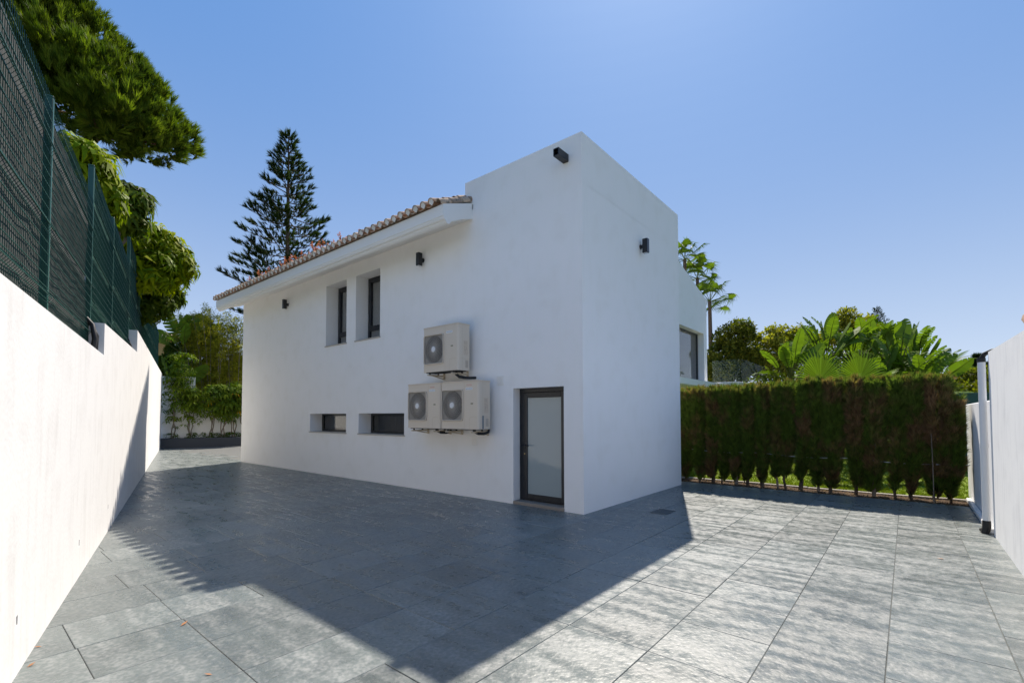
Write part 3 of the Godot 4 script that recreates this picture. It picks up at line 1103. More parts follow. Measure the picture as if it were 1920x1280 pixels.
func build_boundary_walls() -> void:
	var t := thing("boundary_wall", "long white rendered boundary wall stepping up beneath the green fence", "wall")
	var dirv := Vector3(WALL_K, 0, 1).normalized()
	var nrm := Vector3(1, 0, -WALL_K).normalized()
	t.transform = Transform3D(Basis(nrm, Vector3.UP, dirv), Vector3(WALL_B, 0, 0))
	# local axes: x out of the wall, z along it
	var b := MB.new()
	var holes := []
	for s in [-0.2, -2.45, -4.8, -7.3, -9.9]:
		holes.append([s - 0.018, 0.325, s + 0.018, 0.385, 0.12])
	b.holed(Vector3.ZERO, Vector3(0, 0, -1), Vector3.UP, -6.0, -0.05, 26.2, 2.44, holes.map(func(h): return [-h[2], h[1], -h[0], h[3], h[4]]))
	b.quad(Vector3(0, 2.44, 6), Vector3(0, 2.44, -26.2), Vector3(-0.32, 2.44, -26.2), Vector3(-0.32, 2.44, 6))
	b.quad(Vector3(-0.32, -0.05, -26.2), Vector3(-0.32, -0.05, 6), Vector3(-0.32, 2.44, 6), Vector3(-0.32, 2.44, -26.2))
	b.quad(Vector3(0, -0.05, 6), Vector3(-0.32, -0.05, 6), Vector3(-0.32, 2.44, 6), Vector3(0, 2.44, 6))
	part(t, "lower_wall", b.mesh(), M.wall)
	for k in [[-3.93, -9.40], [-9.40, -26.2]]:
		b = MB.new()
		var s0: float = k[0]
		var s1: float = k[1]
		var a := wall_top(s0 - 0.001)
		var e := wall_top(s1 + 0.001)
		var th := -0.155
		b.quad(Vector3(0, 2.44, s0), Vector3(0, 2.44, s1), Vector3(0, e, s1), Vector3(0, a, s0))
		b.quad(Vector3(th, 2.44, s1), Vector3(th, 2.44, s0), Vector3(th, a, s0), Vector3(th, e, s1))
		b.quad(Vector3(0, a, s0), Vector3(0, e, s1), Vector3(th, e, s1), Vector3(th, a, s0))
		b.quad(Vector3(th, 2.44, s0), Vector3(0, 2.44, s0), Vector3(0, a, s0), Vector3(th, a, s0))
		b.quad(Vector3(0, 2.44, s1), Vector3(th, 2.44, s1), Vector3(th, e, s1), Vector3(0, e, s1))
		part(t, "raised_wall", b.mesh(), M.wall)
	# black cable sleeves rising at both steps
	for s in [-3.80, -9.26]:
		var c := thing("cable_sleeve", "black cable sleeve on the wall where the %s step begins" % ("lower" if s > -5 else "upper"), "cable", wall_point(s, -0.10, 2.44), "black cable sleeves at the wall steps")
		b = MB.new()
		var top := 0.46 if s > -5 else 0.95
		b.tube([Vector3(0, 0, 0), Vector3(0.02, top * 0.4, 0.02), Vector3(0, top * 0.8, -0.03), Vector3(-0.05, top, -0.10)], [0.028, 0.03, 0.026, 0.02], 8)
		b.tube([Vector3(0.04, 0, -0.02), Vector3(0.05, top * 0.5, -0.02), Vector3(0.02, top * 0.75, -0.08), Vector3(-0.05, top * 0.9, -0.14)], [0.018, 0.018, 0.016, 0.014], 7)
		part(c, "sleeve", b.mesh(), M.rubber)

	# the grey-white wall on the garden side (z = 5.05) with its lower run and downpipe
	var g := thing("side_wall", "tall grey-white rendered wall facing the hedge, stained with faint streaks", "wall")
	b = MB.new()
	b.quad(Vector3(-9.5, -0.05, 5.05), Vector3(-9.5, 2.25, 5.05), Vector3(2.38, 2.52, 5.05), Vector3(2.38, -0.05, 5.05))
	b.quad(Vector3(-9.5, 2.25, 5.05), Vector3(-9.5, 2.25, 5.30), Vector3(2.38, 2.52, 5.30), Vector3(2.38, 2.52, 5.05))
	b.quad(Vector3(2.38, -0.05, 5.05), Vector3(2.38, 2.52, 5.05), Vector3(2.38, 2.52, 5.30), Vector3(2.38, -0.05, 5.30))
	b.quad(Vector3(-9.5, -0.05, 5.30), Vector3(2.38, -0.05, 5.30), Vector3(2.38, 2.52, 5.30), Vector3(-9.5, 2.25, 5.30))
	b.quad(Vector3(-9.5, -0.05, 5.05), Vector3(-9.5, -0.05, 5.30), Vector3(-9.5, 2.25, 5.30), Vector3(-9.5, 2.25, 5.05))
	part(g, "wall", b.mesh(), M.graywall)
	var lw := thing("low_wall", "lower white wall running from the downpipe to the hedge end", "wall")
	b = MB.new()
	b.cbox(Vector3(2.39, -0.05, 5.08), Vector3(6.3, 1.86, 5.26), 0.012)
	part(lw, "wall", b.mesh(), M.graywall)
	b = MB.new()
	b.cbox(Vector3(2.5, 0.0, 5.0), Vector3(5.7, 0.07, 5.075), 0.012)
	part(lw, "skirting", b.mesh(), M.pvc)
	var pipe := thing("downpipe", "grey plastic downpipe fixed where the two garden walls meet", "pipe", Vector3(2.47, 0, 4.99))
	b = MB.new()
	b.tube([Vector3(0.02, 0.16, 0), Vector3(0.01, 1.2, 0), Vector3(0, 2.40, 0)], [0.042, 0.042, 0.042], 12)
	part(pipe, "tube", b.mesh(), M.pvc)
	b = MB.new()
	b.tube([Vector3(0.01, 1.19, 0), Vector3(0.01, 1.25, 0)], [0.048, 0.048], 12)
	part(pipe, "coupling", b.mesh(), M.pvc)
	b = MB.new()
	b.tube([Vector3(0.02, 0.0, -0.02), Vector3(0.02, 0.09, 0.0), Vector3(0.02, 0.18, 0)], [0.044, 0.048, 0.045], 10)
	b.tube([Vector3(0.02, 0.05, -0.02), Vector3(0.10, 0.03, -0.05), Vector3(0.22, 0.02, -0.03)], [0.03, 0.025, 0.02], 8)
	b.tube([Vector3(0, 2.39, 0), Vector3(0, 2.45, 0)], [0.046, 0.046], 10)
	b.tube([Vector3(0, 2.44, 0), Vector3(-0.02, 2.50, 0.03), Vector3(-0.12, 2.54, 0.10), Vector3(-0.20, 2.55, 0.16)], [0.03, 0.03, 0.022, 0.014], 8)
	part(pipe, "fitting", b.mesh(), M.rubber)

	# clay end piece showing over the side wall
	var ct := thing("clay_cap", "weathered clay barrel tile resting on top of the grey side wall", "tile", Vector3(-0.15, 2.455, 5.19))
	b = cover_tile(0.13, 0.11, 0.5, false)
	part(ct, "tile", b.mesh(), M.clays[1], Transform3D(Basis(Vector3(0, 0, 1), 0.32), Vector3(-0.22, 0.0, 0)))
	b = MB.new()
	b.cbox(Vector3(-0.35, -0.02, -0.09), Vector3(0.2, 0.06, 0.10), 0.02)
	part(ct, "mortar_bed", b.mesh(), M.mortar)

func build_fence() -> void:
	var f := thing("mesh_fence", "dark green welded wire mesh fence on top of the white boundary wall", "fence")
	var dirv := Vector3(WALL_K, 0, 1).normalized()
	var nrm := Vector3(1, 0, -WALL_K).normalized()
	f.transform = Transform3D(Basis(nrm, Vector3.UP, dirv), Vector3(WALL_B, 0, 0) + nrm * -0.195)
	var ss := [3.2, 0.75, -1.73, -4.13, -6.4, -9.45, -11.2, -13.0, -15.0, -17.1, -19.3, -21.5, -23.7, -25.9]
	var tops := []
	for s in ss:
		tops.append(wall_top(s) + 2.09)
	rng.seed = 301
	for i in ss.size():
		var b := MB.new()
		var z: float = ss[i]
		b.cbox(Vector3(-0.03, 2.42, z - 0.03), Vector3(0.03, tops[i], z + 0.03), 0.006)
		b.cbox(Vector3(-0.034, tops[i] - 0.002, z - 0.034), Vector3(0.034, tops[i] + 0.012, z + 0.034), 0.006)
		part(f, "post", b.mesh(), M.green)
	for i in ss.size() - 1:
		var z1: float = ss[i] - 0.035
		var z0: float = ss[i + 1] + 0.035
		var bot := wall_top(z1 - 0.05) + 0.05
		if i == 2: bot = 2.50
		if i == 4: bot = 3.05
		var top: float = minf(tops[i], tops[i + 1]) - 0.06
		var far := i > 6
		var b := MB.new()
		var step := 0.05 if not far else 0.10
		var w := 0.0025 if not far else 0.004
		# heights of the horizontal wires and the three folded bands
		var bands := [bot + 0.22, lerpf(bot, top, 0.42), lerpf(bot, top, 0.78)]
		var path := [[bot, 0.0]]
		for y in bands:
			path.append([y - 0.05, 0.0]); path.append([y, 0.035]); path.append([y + 0.05, 0.0])
		path.append([top + 0.03, 0.0])
		var z := z0
		while z < z1:
			for k in path.size() - 1:
				var a := Vector3(path[k][1] + 0.03, path[k][0], z)
				var e := Vector3(path[k + 1][1] + 0.03, path[k + 1][0], z)
				b.quad(a + Vector3(0, 0, -w), a + Vector3(0, 0, w), e + Vector3(0, 0, w), e + Vector3(0, 0, -w))
				b.quad(a + Vector3(-w, 0, 0), e + Vector3(-w, 0, 0), e + Vector3(w, 0, 0), a + Vector3(w, 0, 0))
			z += step
		var ys := []
		for y in bands: ys.append_array([[y - 0.05, 0.03], [y, 0.065], [y + 0.05, 0.03]])
		var y := bot
		while y < top + 0.01:
			ys.append([y, 0.03])
			y += 0.10 if not far else 0.2
		for q in ys:
			b.box(Vector3(q[1] - 0.005, q[0] - 0.003, z0), Vector3(q[1] + 0.001, q[0] + 0.003, z1))
		part(f, "wire_panel", b.mesh(), M.wire)
		# shade cloth tied behind the wires, slightly slack
		b = MB.new()
		var nz := 10
		var ny := 8
		for a in nz:
			for e in ny:
				var p := []
				for k in [[0, 0], [1, 0], [1, 1], [0, 1]]:
					var tz := float(a + k[0]) / nz
					var ty := float(e + k[1]) / ny
					var slack := 0.018 * sin(tz * 23.0 + i * 2.0) * sin(ty * 11.0 + tz * 5.0)
					p.append(Vector3(-0.022 + slack * 0.6, lerpf(bot - 0.04, top - 0.03 + 0.01 * sin(tz * 19.0), ty), lerpf(z1, z0, tz)))
				b.quad(p[0], p[1], p[2], p[3])
		part(f, "shade_cloth", b.mesh(), M.net if i < 3 else M.netgreen)


# ------------------------------------------------------------------ heat pump units
func build_units() -> void:
	var font := SystemFont.new()
	font.font_names = PackedStringArray(["Droid Sans"])
	var list := [
		[Vector3(0, 2.55, -3.61), "beige outdoor air conditioning unit mounted alone above the two lower units", false],
		[Vector3(0, 1.39, -4.125), "lower beige air conditioning unit beside the wide dark slot window", true],
		[Vector3(0, 1.39, -3.05), "lower beige air conditioning unit beneath the single one, nearer the door", true]]
	for q in list:
		var t := thing("air_conditioner", q[1], "air conditioner", q[0], "outdoor units on the shaded facade")
		var W := 1.045
		var H := 0.935
		var xf := -0.45
		var xb := -0.135
		# casing: rounded front corner on the service side (+z)
		var outline := PackedVector2Array([Vector2(xb, 0), Vector2(xf + 0.012, 0.0), Vector2(xf, 0.012)])
		for k in 6:
			var a := PI / 2 * k / 5.0
			outline.append(Vector2(xf + 0.05 - 0.05 * cos(a), W - 0.05 + 0.05 * sin(a)))
		outline.append(Vector2(xb, W))
		var cas := MB.new()
		# the fan opening sits in the front face, so that face is built around it
		var gz0 := 0.025
		var gz1 := 0.625
		var gy0 := 0.165
		var gy1 := 0.765
		for i in outline.size():
			var a := outline[i]
			var e := outline[(i + 1) % outline.size()]
			if i == 2: continue
			cas.quad(Vector3(a.x, 0.0, a.y), Vector3(e.x, 0.0, e.y), Vector3(e.x, H - 0.02, e.y), Vector3(a.x, H - 0.02, a.y))
		cas.holed(Vector3(xf, 0, 0), Vector3.BACK, Vector3.UP, 0.012, 0.0, W - 0.05, H - 0.02, [[gz0, gy0, gz1, gy1, 0.09]])
		for i in range(1, outline.size() - 1):
			cas.tri(Vector3(outline[0].x, 0, outline[0].y), Vector3(outline[i + 1].x, 0, outline[i + 1].y), Vector3(outline[i].x, 0, outline[i].y))
		part(t, "casing", cas.mesh(), M.beige)
		var lid := MB.new()
		var ol := PackedVector2Array()
		for p in outline:
			ol.append(Vector2(p.x - 0.006 if p.x < -0.2 else p.x + 0.004, lerpf(-0.006, W + 0.006, p.y / W)))
		for i in ol.size():
			var a := ol[i]
			var e := ol[(i + 1) % ol.size()]
			lid.quad(Vector3(a.x, H - 0.03, a.y), Vector3(e.x, H - 0.03, e.y), Vector3(e.x, H, e.y), Vector3(a.x, H, a.y))
		for i in range(1, ol.size() - 1):
			lid.tri(Vector3(ol[0].x, H, ol[0].y), Vector3(ol[i].x, H, ol[i].y), Vector3(ol[i + 1].x, H, ol[i + 1].y))
		part(t, "lid", lid.mesh(), M.beigetop)
		# fan well, blades, grille
		var cy := (gy0 + gy1) / 2.0
		var cz := (gz0 + gz1) / 2.0
		var well := MB.new()
		well.box(Vector3(xf + 0.088, gy0, gz0), Vector3(xf + 0.092, gy1, gz1))
		part(t, "fan_well", well.mesh(), M.fandark)
		var fan := MB.new()
		for k in 3:
			for j in 4:
				var a := TAU * k / 3.0 + 0.4 * j / 2.0
				var e := a + 0.2
				fan.quad(Vector3(xf + 0.05 + 0.008 * j, cy + sin(a) * 0.07, cz + cos(a) * 0.07), Vector3(xf + 0.05 + 0.008 * j, cy + sin(a) * 0.24, cz + cos(a) * 0.24), Vector3(xf + 0.058 + 0.008 * j, cy + sin(e) * 0.24, cz + cos(e) * 0.24), Vector3(xf + 0.058 + 0.008 * j, cy + sin(e) * 0.07, cz + cos(e) * 0.07))
		part(t, "fan", fan.mesh(), M.fandark)
		var gr := MB.new()
		for k in 64:
			var a := TAU * k / 64.0
			var r1 := minf(0.295 / maxf(absf(cos(a)), absf(sin(a))), 0.37)
			var tw := Vector3(0, cos(a), -sin(a)) * 0.0028
			var p0 := Vector3(xf - 0.012, cy + sin(a) * 0.05, cz + cos(a) * 0.05)
			var p1 := Vector3(xf - 0.004, cy + sin(a) * r1, cz + cos(a) * r1)
			gr.quad(p0 - tw, p0 + tw, p1 + tw, p1 - tw)
			gr.quad(p0 + Vector3(0.008, 0, 0), p0, p1, p1 + Vector3(0.008, 0, 0))
		for r in [0.09, 0.13, 0.17, 0.21, 0.25, 0.285]:
			for k in 40:
				var a := TAU * k / 40.0
				var e := TAU * (k + 1) / 40.0
				var x: float = xf - 0.011 + 0.006 * r / 0.285
				gr.quad(Vector3(x, cy + sin(a) * (r - 0.0025), cz + cos(a) * (r - 0.0025)), Vector3(x, cy + sin(a) * (r + 0.0025), cz + cos(a) * (r + 0.0025)), Vector3(x, cy + sin(e) * (r + 0.0025), cz + cos(e) * (r + 0.0025)), Vector3(x, cy + sin(e) * (r - 0.0025), cz + cos(e) * (r - 0.0025)))
		part(t, "fan_grille", gr.mesh(), M.grille)
		# plate with the round fan opening
		gr = MB.new()
		for k in 48:
			var a := TAU * k / 48.0
			var e := TAU * (k + 1) / 48.0
			var ra := 0.30 / maxf(absf(cos(a)), absf(sin(a)))
			var re := 0.30 / maxf(absf(cos(e)), absf(sin(e)))
			gr.quad(Vector3(xf + 0.012, cy + sin(a) * 0.282, cz + cos(a) * 0.282), Vector3(xf + 0.012, cy + sin(a) * ra, cz + cos(a) * ra), Vector3(xf + 0.012, cy + sin(e) * re, cz + cos(e) * re), Vector3(xf + 0.012, cy + sin(e) * 0.282, cz + cos(e) * 0.282))
			gr.quad(Vector3(xf + 0.012, cy + sin(a) * 0.282, cz + cos(a) * 0.282), Vector3(xf + 0.012, cy + sin(e) * 0.282, cz + cos(e) * 0.282), Vector3(xf + 0.075, cy + sin(e) * 0.282, cz + cos(e) * 0.282), Vector3(xf + 0.075, cy + sin(a) * 0.282, cz + cos(a) * 0.282))
		part(t, "fan_shroud", gr.mesh(), M.grille)
		var hub := MB.new()
		hub.tube([Vector3(xf + 0.0, cy, cz), Vector3(xf - 0.014, cy, cz), Vector3(xf - 0.018, cy, cz)], [0.062, 0.062, 0.055], 24)
		part(t, "hub_cap", hub.mesh(), M.plate)
		var rim := MB.new()
		var corner := 0.05
		var loop := []
		for k in 4:
			var oy: float = gy1 - corner if k in [0, 1] else gy0 + corner
			var oz: float = gz1 - corner if k in [0, 3] else gz0 + corner
			for j in 5:
				var a: float = [0.0, PI / 2, PI, PI * 1.5][k] + PI / 2 * j / 4.0
				loop.append(Vector3(xf - 0.012, oy + sin(a) * corner, oz + cos(a) * corner))
		loop.append(loop[0])
		var rad := []
		for p in loop: rad.append(0.012)
		rim.tube(loop, rad, 6, false)
		part(t, "grille_rim", rim.mesh(), M.beige)
		# panel seams, handle pocket, louvres, printed stickers
		var seam := MB.new()
		seam.box(Vector3(xf - 0.0015, 0.02, 0.668), Vector3(xf + 0.001, H - 0.03, 0.6715))
		seam.box(Vector3(xf - 0.0015, 0.0, 0.80), Vector3(xf + 0.001, 0.20, 0.8035))
		seam.tube([Vector3(xf, 0.19, 0.80), Vector3(xf, 0.225, 0.815), Vector3(xf, 0.235, 0.85), Vector3(xf, 0.235, W - 0.05)], [0.0022, 0.0022, 0.0022, 0.0022], 4)
		seam.box(Vector3(xf + 0.05, 0.233, W - 0.001), Vector3(xb, 0.237, W + 0.0015))
		seam.box(Vector3(xf + 0.115, 0.01, W - 0.001), Vector3(xf + 0.119, H - 0.03, W + 0.0012))
		part(t, "panel_seam", seam.mesh(), M.bracket)
		var pk := MB.new()
		pk.cbox(Vector3(xf - 0.002, 0.475, 0.835), Vector3(xf + 0.004, 0.505, 0.90), 0.0015)
		part(t, "handle_pocket", pk.mesh(), M.print)
		var lou := MB.new()
		for k in 9:
			lou.cbox(Vector3(xf + 0.20, 0.06 + k * 0.017, W), Vector3(xf + 0.275, 0.069 + k * 0.017, W + 0.005), 0.0015)
		part(t, "louvre", lou.mesh(), M.grille)
		var side := MB.new()
		side.box(Vector3(xf + 0.15, 0.31, W), Vector3(xf + 0.27, 0.60, W + 0.001))
		part(t, "rating_plate", side.mesh(), M.beigetop)
		side = MB.new()
		rng.seed = 410
		for k in 16:
			var a := Vector3(xf + rr(0.16, 0.25), rr(0.33, 0.57), W + 0.002)
			var ln := rr(0.015, 0.06)
			if k % 2 == 0: side.box(a, a + Vector3(minf(ln, 0.03), 0.003, 0.0006))
			else: side.box(a, a + Vector3(0.003, ln, 0.0006))
		part(t, "printed_diagram", side.mesh(), M.print)
		var st := MB.new()
		st.box(Vector3(xf - 0.0016, 0.755, 0.70), Vector3(xf + 0.001, 0.80, 0.885))
		part(t, "sticker", st.mesh(), M.plate)
		var face := Basis(Vector3(0, 0, 1), Vector3(0, 1, 0), Vector3(-1, 0, 0))
		var tm := TextMesh.new()
		tm.font = font
		tm.text = "DIGITAL INVERTER"
		tm.font_size = 16
		tm.pixel_size = 0.00125
		tm.depth = 0.0012
		part(t, "sticker_text", tm, M.ink, Transform3D(face, Vector3(xf - 0.0022, 0.777, 0.7925)))
		if q[2]:
			tm = TextMesh.new()
			tm.font = font
			tm.text = "TOSHIBA"
			tm.font_size = 32
			tm.pixel_size = 0.00118
			tm.depth = 0.0012
			part(t, "logo", tm, M.red, Transform3D(face, Vector3(xf - 0.0008, 0.847, 0.7925)))
		# feet, wall brackets, hoses
		for z in [0.16, 0.88]:
			var br := MB.new()
			br.cbox(Vector3(-0.47, -0.07, z - 0.02), Vector3(-0.03, -0.04, z + 0.02), 0.004)
			br.cbox(Vector3(-0.035, -0.13, z - 0.022), Vector3(-0.001, 0.36, z + 0.022), 0.004)
			br.tube([Vector3(-0.36, -0.06, z), Vector3(-0.03, -0.115, z)], [0.012, 0.012], 6)
			part(t, "bracket", br.mesh(), M.bracket)
			for x in [-0.41, -0.18]:
				br = MB.new()
				br.tube([Vector3(x, -0.042, z), Vector3(x, -0.012, z), Vector3(x, 0.004, z)], [0.022, 0.018, 0.026], 8)
				part(t, "foot", br.mesh(), M.rubber)
		var base := MB.new()
		base.cbox(Vector3(xf + 0.03, -0.016, 0.05), Vector3(xb - 0.02, 0.001, W - 0.06), 0.004)
		part(t, "base_rail", base.mesh(), M.fandark)
		var ho := MB.new()
		if q[0].y > 2:
			ho.tube([Vector3(-0.33, 0.0, 0.86), Vector3(-0.33, -0.07, 0.87), Vector3(-0.30, -0.12, 0.92), Vector3(-0.20, -0.14, 0.99), Vector3(-0.10, -0.14, 1.05), Vector3(0.01, -0.13, 1.09)], [0.03, 0.03, 0.03, 0.028, 0.026, 0.026], 10)
		else:
			ho.tube([Vector3(-0.33, 0.0, 0.82), Vector3(-0.34, -0.05, 0.84), Vector3(-0.30, -0.085, 0.90), Vector3(-0.22, -0.09, 0.97), Vector3(-0.13, -0.06, 1.0), Vector3(-0.10, 0.01, 0.99)], [0.028, 0.028, 0.028, 0.026, 0.026, 0.026], 10)
		part(t, "hose", ho.mesh(), M.rubber)
		if q[0].z > -3.2 and q[0].y < 2:
			var tp := MB.new()
			tp.box(Vector3(xf + 0.10, 0.01, W), Vector3(xf + 0.145, 0.26, W + 0.002))
			part(t, "grey_tape", tp.mesh(), M.tape)


func build_lamps() -> void:
	var list := [
		[Vector3(0, 5.17, -10.82), 0.0, "black box wall lamp near the far end of the long facade"],
		[Vector3(0, 5.17, -4.19), 0.0, "black box wall lamp between the narrow windows and the tower"],
		[Vector3(2.30, 5.14, 0), PI / 2, "black box wall lamp on the short tower facade"]]
	for q in list:
		var t := thing("wall_lamp", q[2], "wall lamp", q[0], "black up-and-down wall lamps")
		t.rotation.y = q[1]
		var b := MB.new()
		b.cbox(Vector3(-0.17, -0.145, -0.05), Vector3(-0.06, 0.145, 0.05), 0.004)
		part(t, "lamp_body", b.mesh(), M.black)
		b = MB.new()
		b.cbox(Vector3(-0.062, -0.03, -0.03), Vector3(-0.012, 0.03, 0.03), 0.004)
		part(t, "arm", b.mesh(), M.black)
		b = MB.new()
		b.tube([Vector3(0.0, 0, 0), Vector3(-0.012, 0, 0), Vector3(-0.016, 0, 0)], [0.052, 0.052, 0.046], 20)
		part(t, "base_plate", b.mesh(), M.black)
		b = MB.new()
		b.box(Vector3(-0.155, -0.1475, -0.035), Vector3(-0.075, -0.1455, 0.035))
		part(t, "lens", b.mesh(), M.steel)
	# the box spout below the parapet
	var s := thing("water_spout", "black box spout jutting from the tower below the parapet", "spout", Vector3(0, 6.14, -0.32))
	var b := MB.new()
	var th := 0.012
	b.cbox(Vector3(-0.31, -0.065, -0.055), Vector3(0.01, -0.065 + th, 0.055), 0.002)
	b.cbox(Vector3(-0.31, 0.065 - th, -0.055), Vector3(0.01, 0.065, 0.055), 0.002)
	b.cbox(Vector3(-0.31, -0.065 + th, -0.055), Vector3(0.01, 0.065 - th, -0.055 + th), 0.002)
	b.cbox(Vector3(-0.31, -0.065 + th, 0.055 - th), Vector3(0.01, 0.065 - th, 0.055), 0.002)
	b.box(Vector3(-0.16, -0.05, -0.04), Vector3(-0.15, 0.05, 0.04))
	part(s, "box", b.mesh(), M.black)


# ------------------------------------------------------------------ hedge
func build_hedge() -> void:
	var spray := brush_mesh(501, 15, 0.14, 0.0125, 0.65, 0.05)
	# columns measured on the hedge face: [trunk, left edge, right edge (pixel columns), bare stem, top]
	var list := [[1286, 1270, 1300, 0.04, 2.33], [1312, 1297, 1321, 0.05, 2.35], [1335, 1323, 1352, 0.10, 2.36], [1355, 1345, 1374, 0.10, 2.38], [1380, 1368, 1387, 0.16, 2.36], [1400, 1389, 1413, 0.12, 2.38], [1430, 1416, 1442, 0.16, 2.36], [1456, 1445, 1468, 0.30, 2.38], [1477, 1464, 1489, 0.40, 2.42], [1504, 1492, 1522, 0.26, 2.45], [1532, 1516, 1546, 0.14, 2.46], [1556, 1540, 1582, 0.12, 2.43], [1606, 1583, 1622, 0.16, 2.45], [1637, 1616, 1664, 0.10, 2.44], [1676, 1668, 1702, 0.22, 2.42], [1711, 1696, 1735, 0.16, 2.44], [1750, 1728, 1790, 0.08, 2.43], [1788, 1776, 1808, 0.10, 1.98]]
	var ordinal := ["first", "second", "third", "fourth", "fifth", "sixth", "seventh", "eighth", "ninth", "tenth", "eleventh", "twelfth", "thirteenth", "fourteenth", "fifteenth", "sixteenth", "seventeenth", "eighteenth"]
	var clump := FastNoiseLite.new()
	clump.seed = 5
	clump.frequency = 1.6
	for i in list.size():
		var q = list[i]
		q[3] *= 0.55
		q[4] -= 0.09
		rng.seed = 510 + i
		# rays to the line x = 5.36 (stems) and to the hedge face x = 5.1 (edges)
		var d := px(q[0], 920, 1.0) - EYE
		var z: float = EYE.z + d.z * (5.36 - EYE.x) / d.x
		var dl := px(q[1], 780, 1.0) - EYE
		var dr := px(q[2], 780, 1.0) - EYE
		var zl: float = EYE.z + dl.z * (5.15 - EYE.x) / dl.x - z
		var zr: float = EYE.z + dr.z * (5.15 - EYE.x) / dr.x - z
		var mid := (zl + zr) / 2.0
		var half := (zr - zl) / 2.0
		var t := thing("clipped_cypress", "clipped cypress with bare lower stem, %s in the hedge counting from the house" % ordinal[i], "hedge tree", Vector3(5.36, -0.02, z), "cypresses of the clipped hedge")
		var b := MB.new()
		var lean := Vector3(rr(-0.06, 0.06), 0, rr(-0.05, 0.05))
		limb(b, Vector3(rr(-0.04, 0.04), 0, rr(-0.04, 0.04)), Vector3(lean.x, 1.1, lean.z), rr(0.020, 0.048), 0.02, 0.05, 7)
		limb(b, Vector3(lean.x, 1.1, lean.z), Vector3(lean.x, q[4] - 0.2, mid), 0.02, 0.006, 0.03, 5)
		for k in 30:
			var y := rr(0.25, q[4] - 0.25)
			var a := rr(0, TAU)
			var e := Vector3(cos(a) * 0.26, y + rr(0.1, 0.25), mid + sin(a) * half * 0.9)
			b.tube([Vector3(lean.x, y, lean.z), e], [0.006, 0.002], 4, false)
		part(t, "trunk", b.mesh(), M.palebark if i % 3 == 1 else M.bark)
		var places := []
		var colors := PackedColorArray()
		var n := int(1900.0 + 7000.0 * half)
		var brownish := 0.32
		if q[0] > 1690: brownish = 0.62
		if q[0] > 1330 and q[0] < 1360: brownish = 0.60
		var cone := rr(0.30, 0.52)
		for k in n:
			var rel := 1.0 - rng.randf() * (1.0 - 0.10 * rng.randf())
			var top: float = q[4] + 0.03 * sin(i * 5.0 + rel * 3.0)
			var y: float = lerpf(q[3], top - 0.06, rel)
			var open := smoothstep(-0.05, cone, rel)
			var a := rr(0, TAU)
			# clipped column: a rounded box in plan, shoots standing in vertical tufts
			var ca := signf(cos(a)) * pow(absf(cos(a)), 0.55)
			var sa := signf(sin(a)) * pow(absf(sin(a)), 0.55)
			var tuft: float = clump.get_noise_3d(ca * 1.6 + i * 7.0, y * 0.8, sa * 1.6)
			if tuft < -0.22 and rng.randf() < 0.75: continue
			if rel < cone and rng.randf() < 0.55 * (1.0 - rel / cone): continue
			var rad := (1.0 - 0.5 * rng.randf() * rng.randf()) * (1.0 + 0.22 * tuft)
			var p := Vector3(ca * 0.23 * rad * lerpf(0.35, 1.0, open), y, lerpf(lean.z, mid, open) + sa * maxf(half - 0.075, 0.05) * rad * lerpf(0.38, 1.0, open))
			var o := Vector3(ca * 0.8, 1.3 + rr(-0.4, 0.6), sa * 0.5)
			places.append(Transform3D(along(o + rdir() * 0.5, rr(0, TAU), rr(0.65, 1.25)), p))
			var brown := clampf(clump.get_noise_3d(p.x * 2.0 + i * 5.0, y * 0.8, z * 2.0 + p.z) * 1.8 + brownish - 0.25 + rr(-0.25, 0.25), 0, 1)
			var c := mix3(Vector3(0.155, 0.225, 0.042), Vector3(0.33, 0.20, 0.11), brown) * rr(0.65, 1.35)
			colors.append(Color(c.x, c.y, c.z))
		# stray shoots that escaped the shears
		for k in 26:
			var p := Vector3(rr(-0.22, 0.22), q[4] + rr(-0.03, 0.05), mid + rr(-1, 1) * half * 0.9)
			places.append(Transform3D(along(Vector3.UP + rdir() * 0.5, rr(0, TAU), rr(0.6, 1.1)), p))
			colors.append(Color(0.24, 0.19, 0.06) if k % 2 else Color(0.16, 0.22, 0.04))
		spread(t, "foliage", spray, M.dryleaf, places, colors)
	# irrigation pipe and stakes threaded through the hedge
	var p := thing("irrigation_pipe", "thin grey irrigation pipe running through the hedge at knee height", "pipe", Vector3(5.17, 0.80, 0))
	var b := MB.new()
	var pts := []
	var rad := []
	for i in 24:
		pts.append(Vector3(0.04 * sin(i * 1.7), 0.02 * sin(i * 0.9) - 0.004 * i, -0.6 + i * 0.245))
		rad.append(0.008)
	b.tube(pts, rad, 6)
	part(p, "pipe", b.mesh(), M.steel)
	var s := thing("stake", "thin pale stake standing in the hedge by the irrigation pipe", "stake", Vector3(5.01, -0.02, 4.52))
	b = MB.new()
	b.tube([Vector3.ZERO, Vector3(0.01, 0.7, 0.0), Vector3(0, 1.32, -0.01)], [0.009, 0.008, 0.005], 5)
	part(s, "rod", b.mesh(), M.palebark)


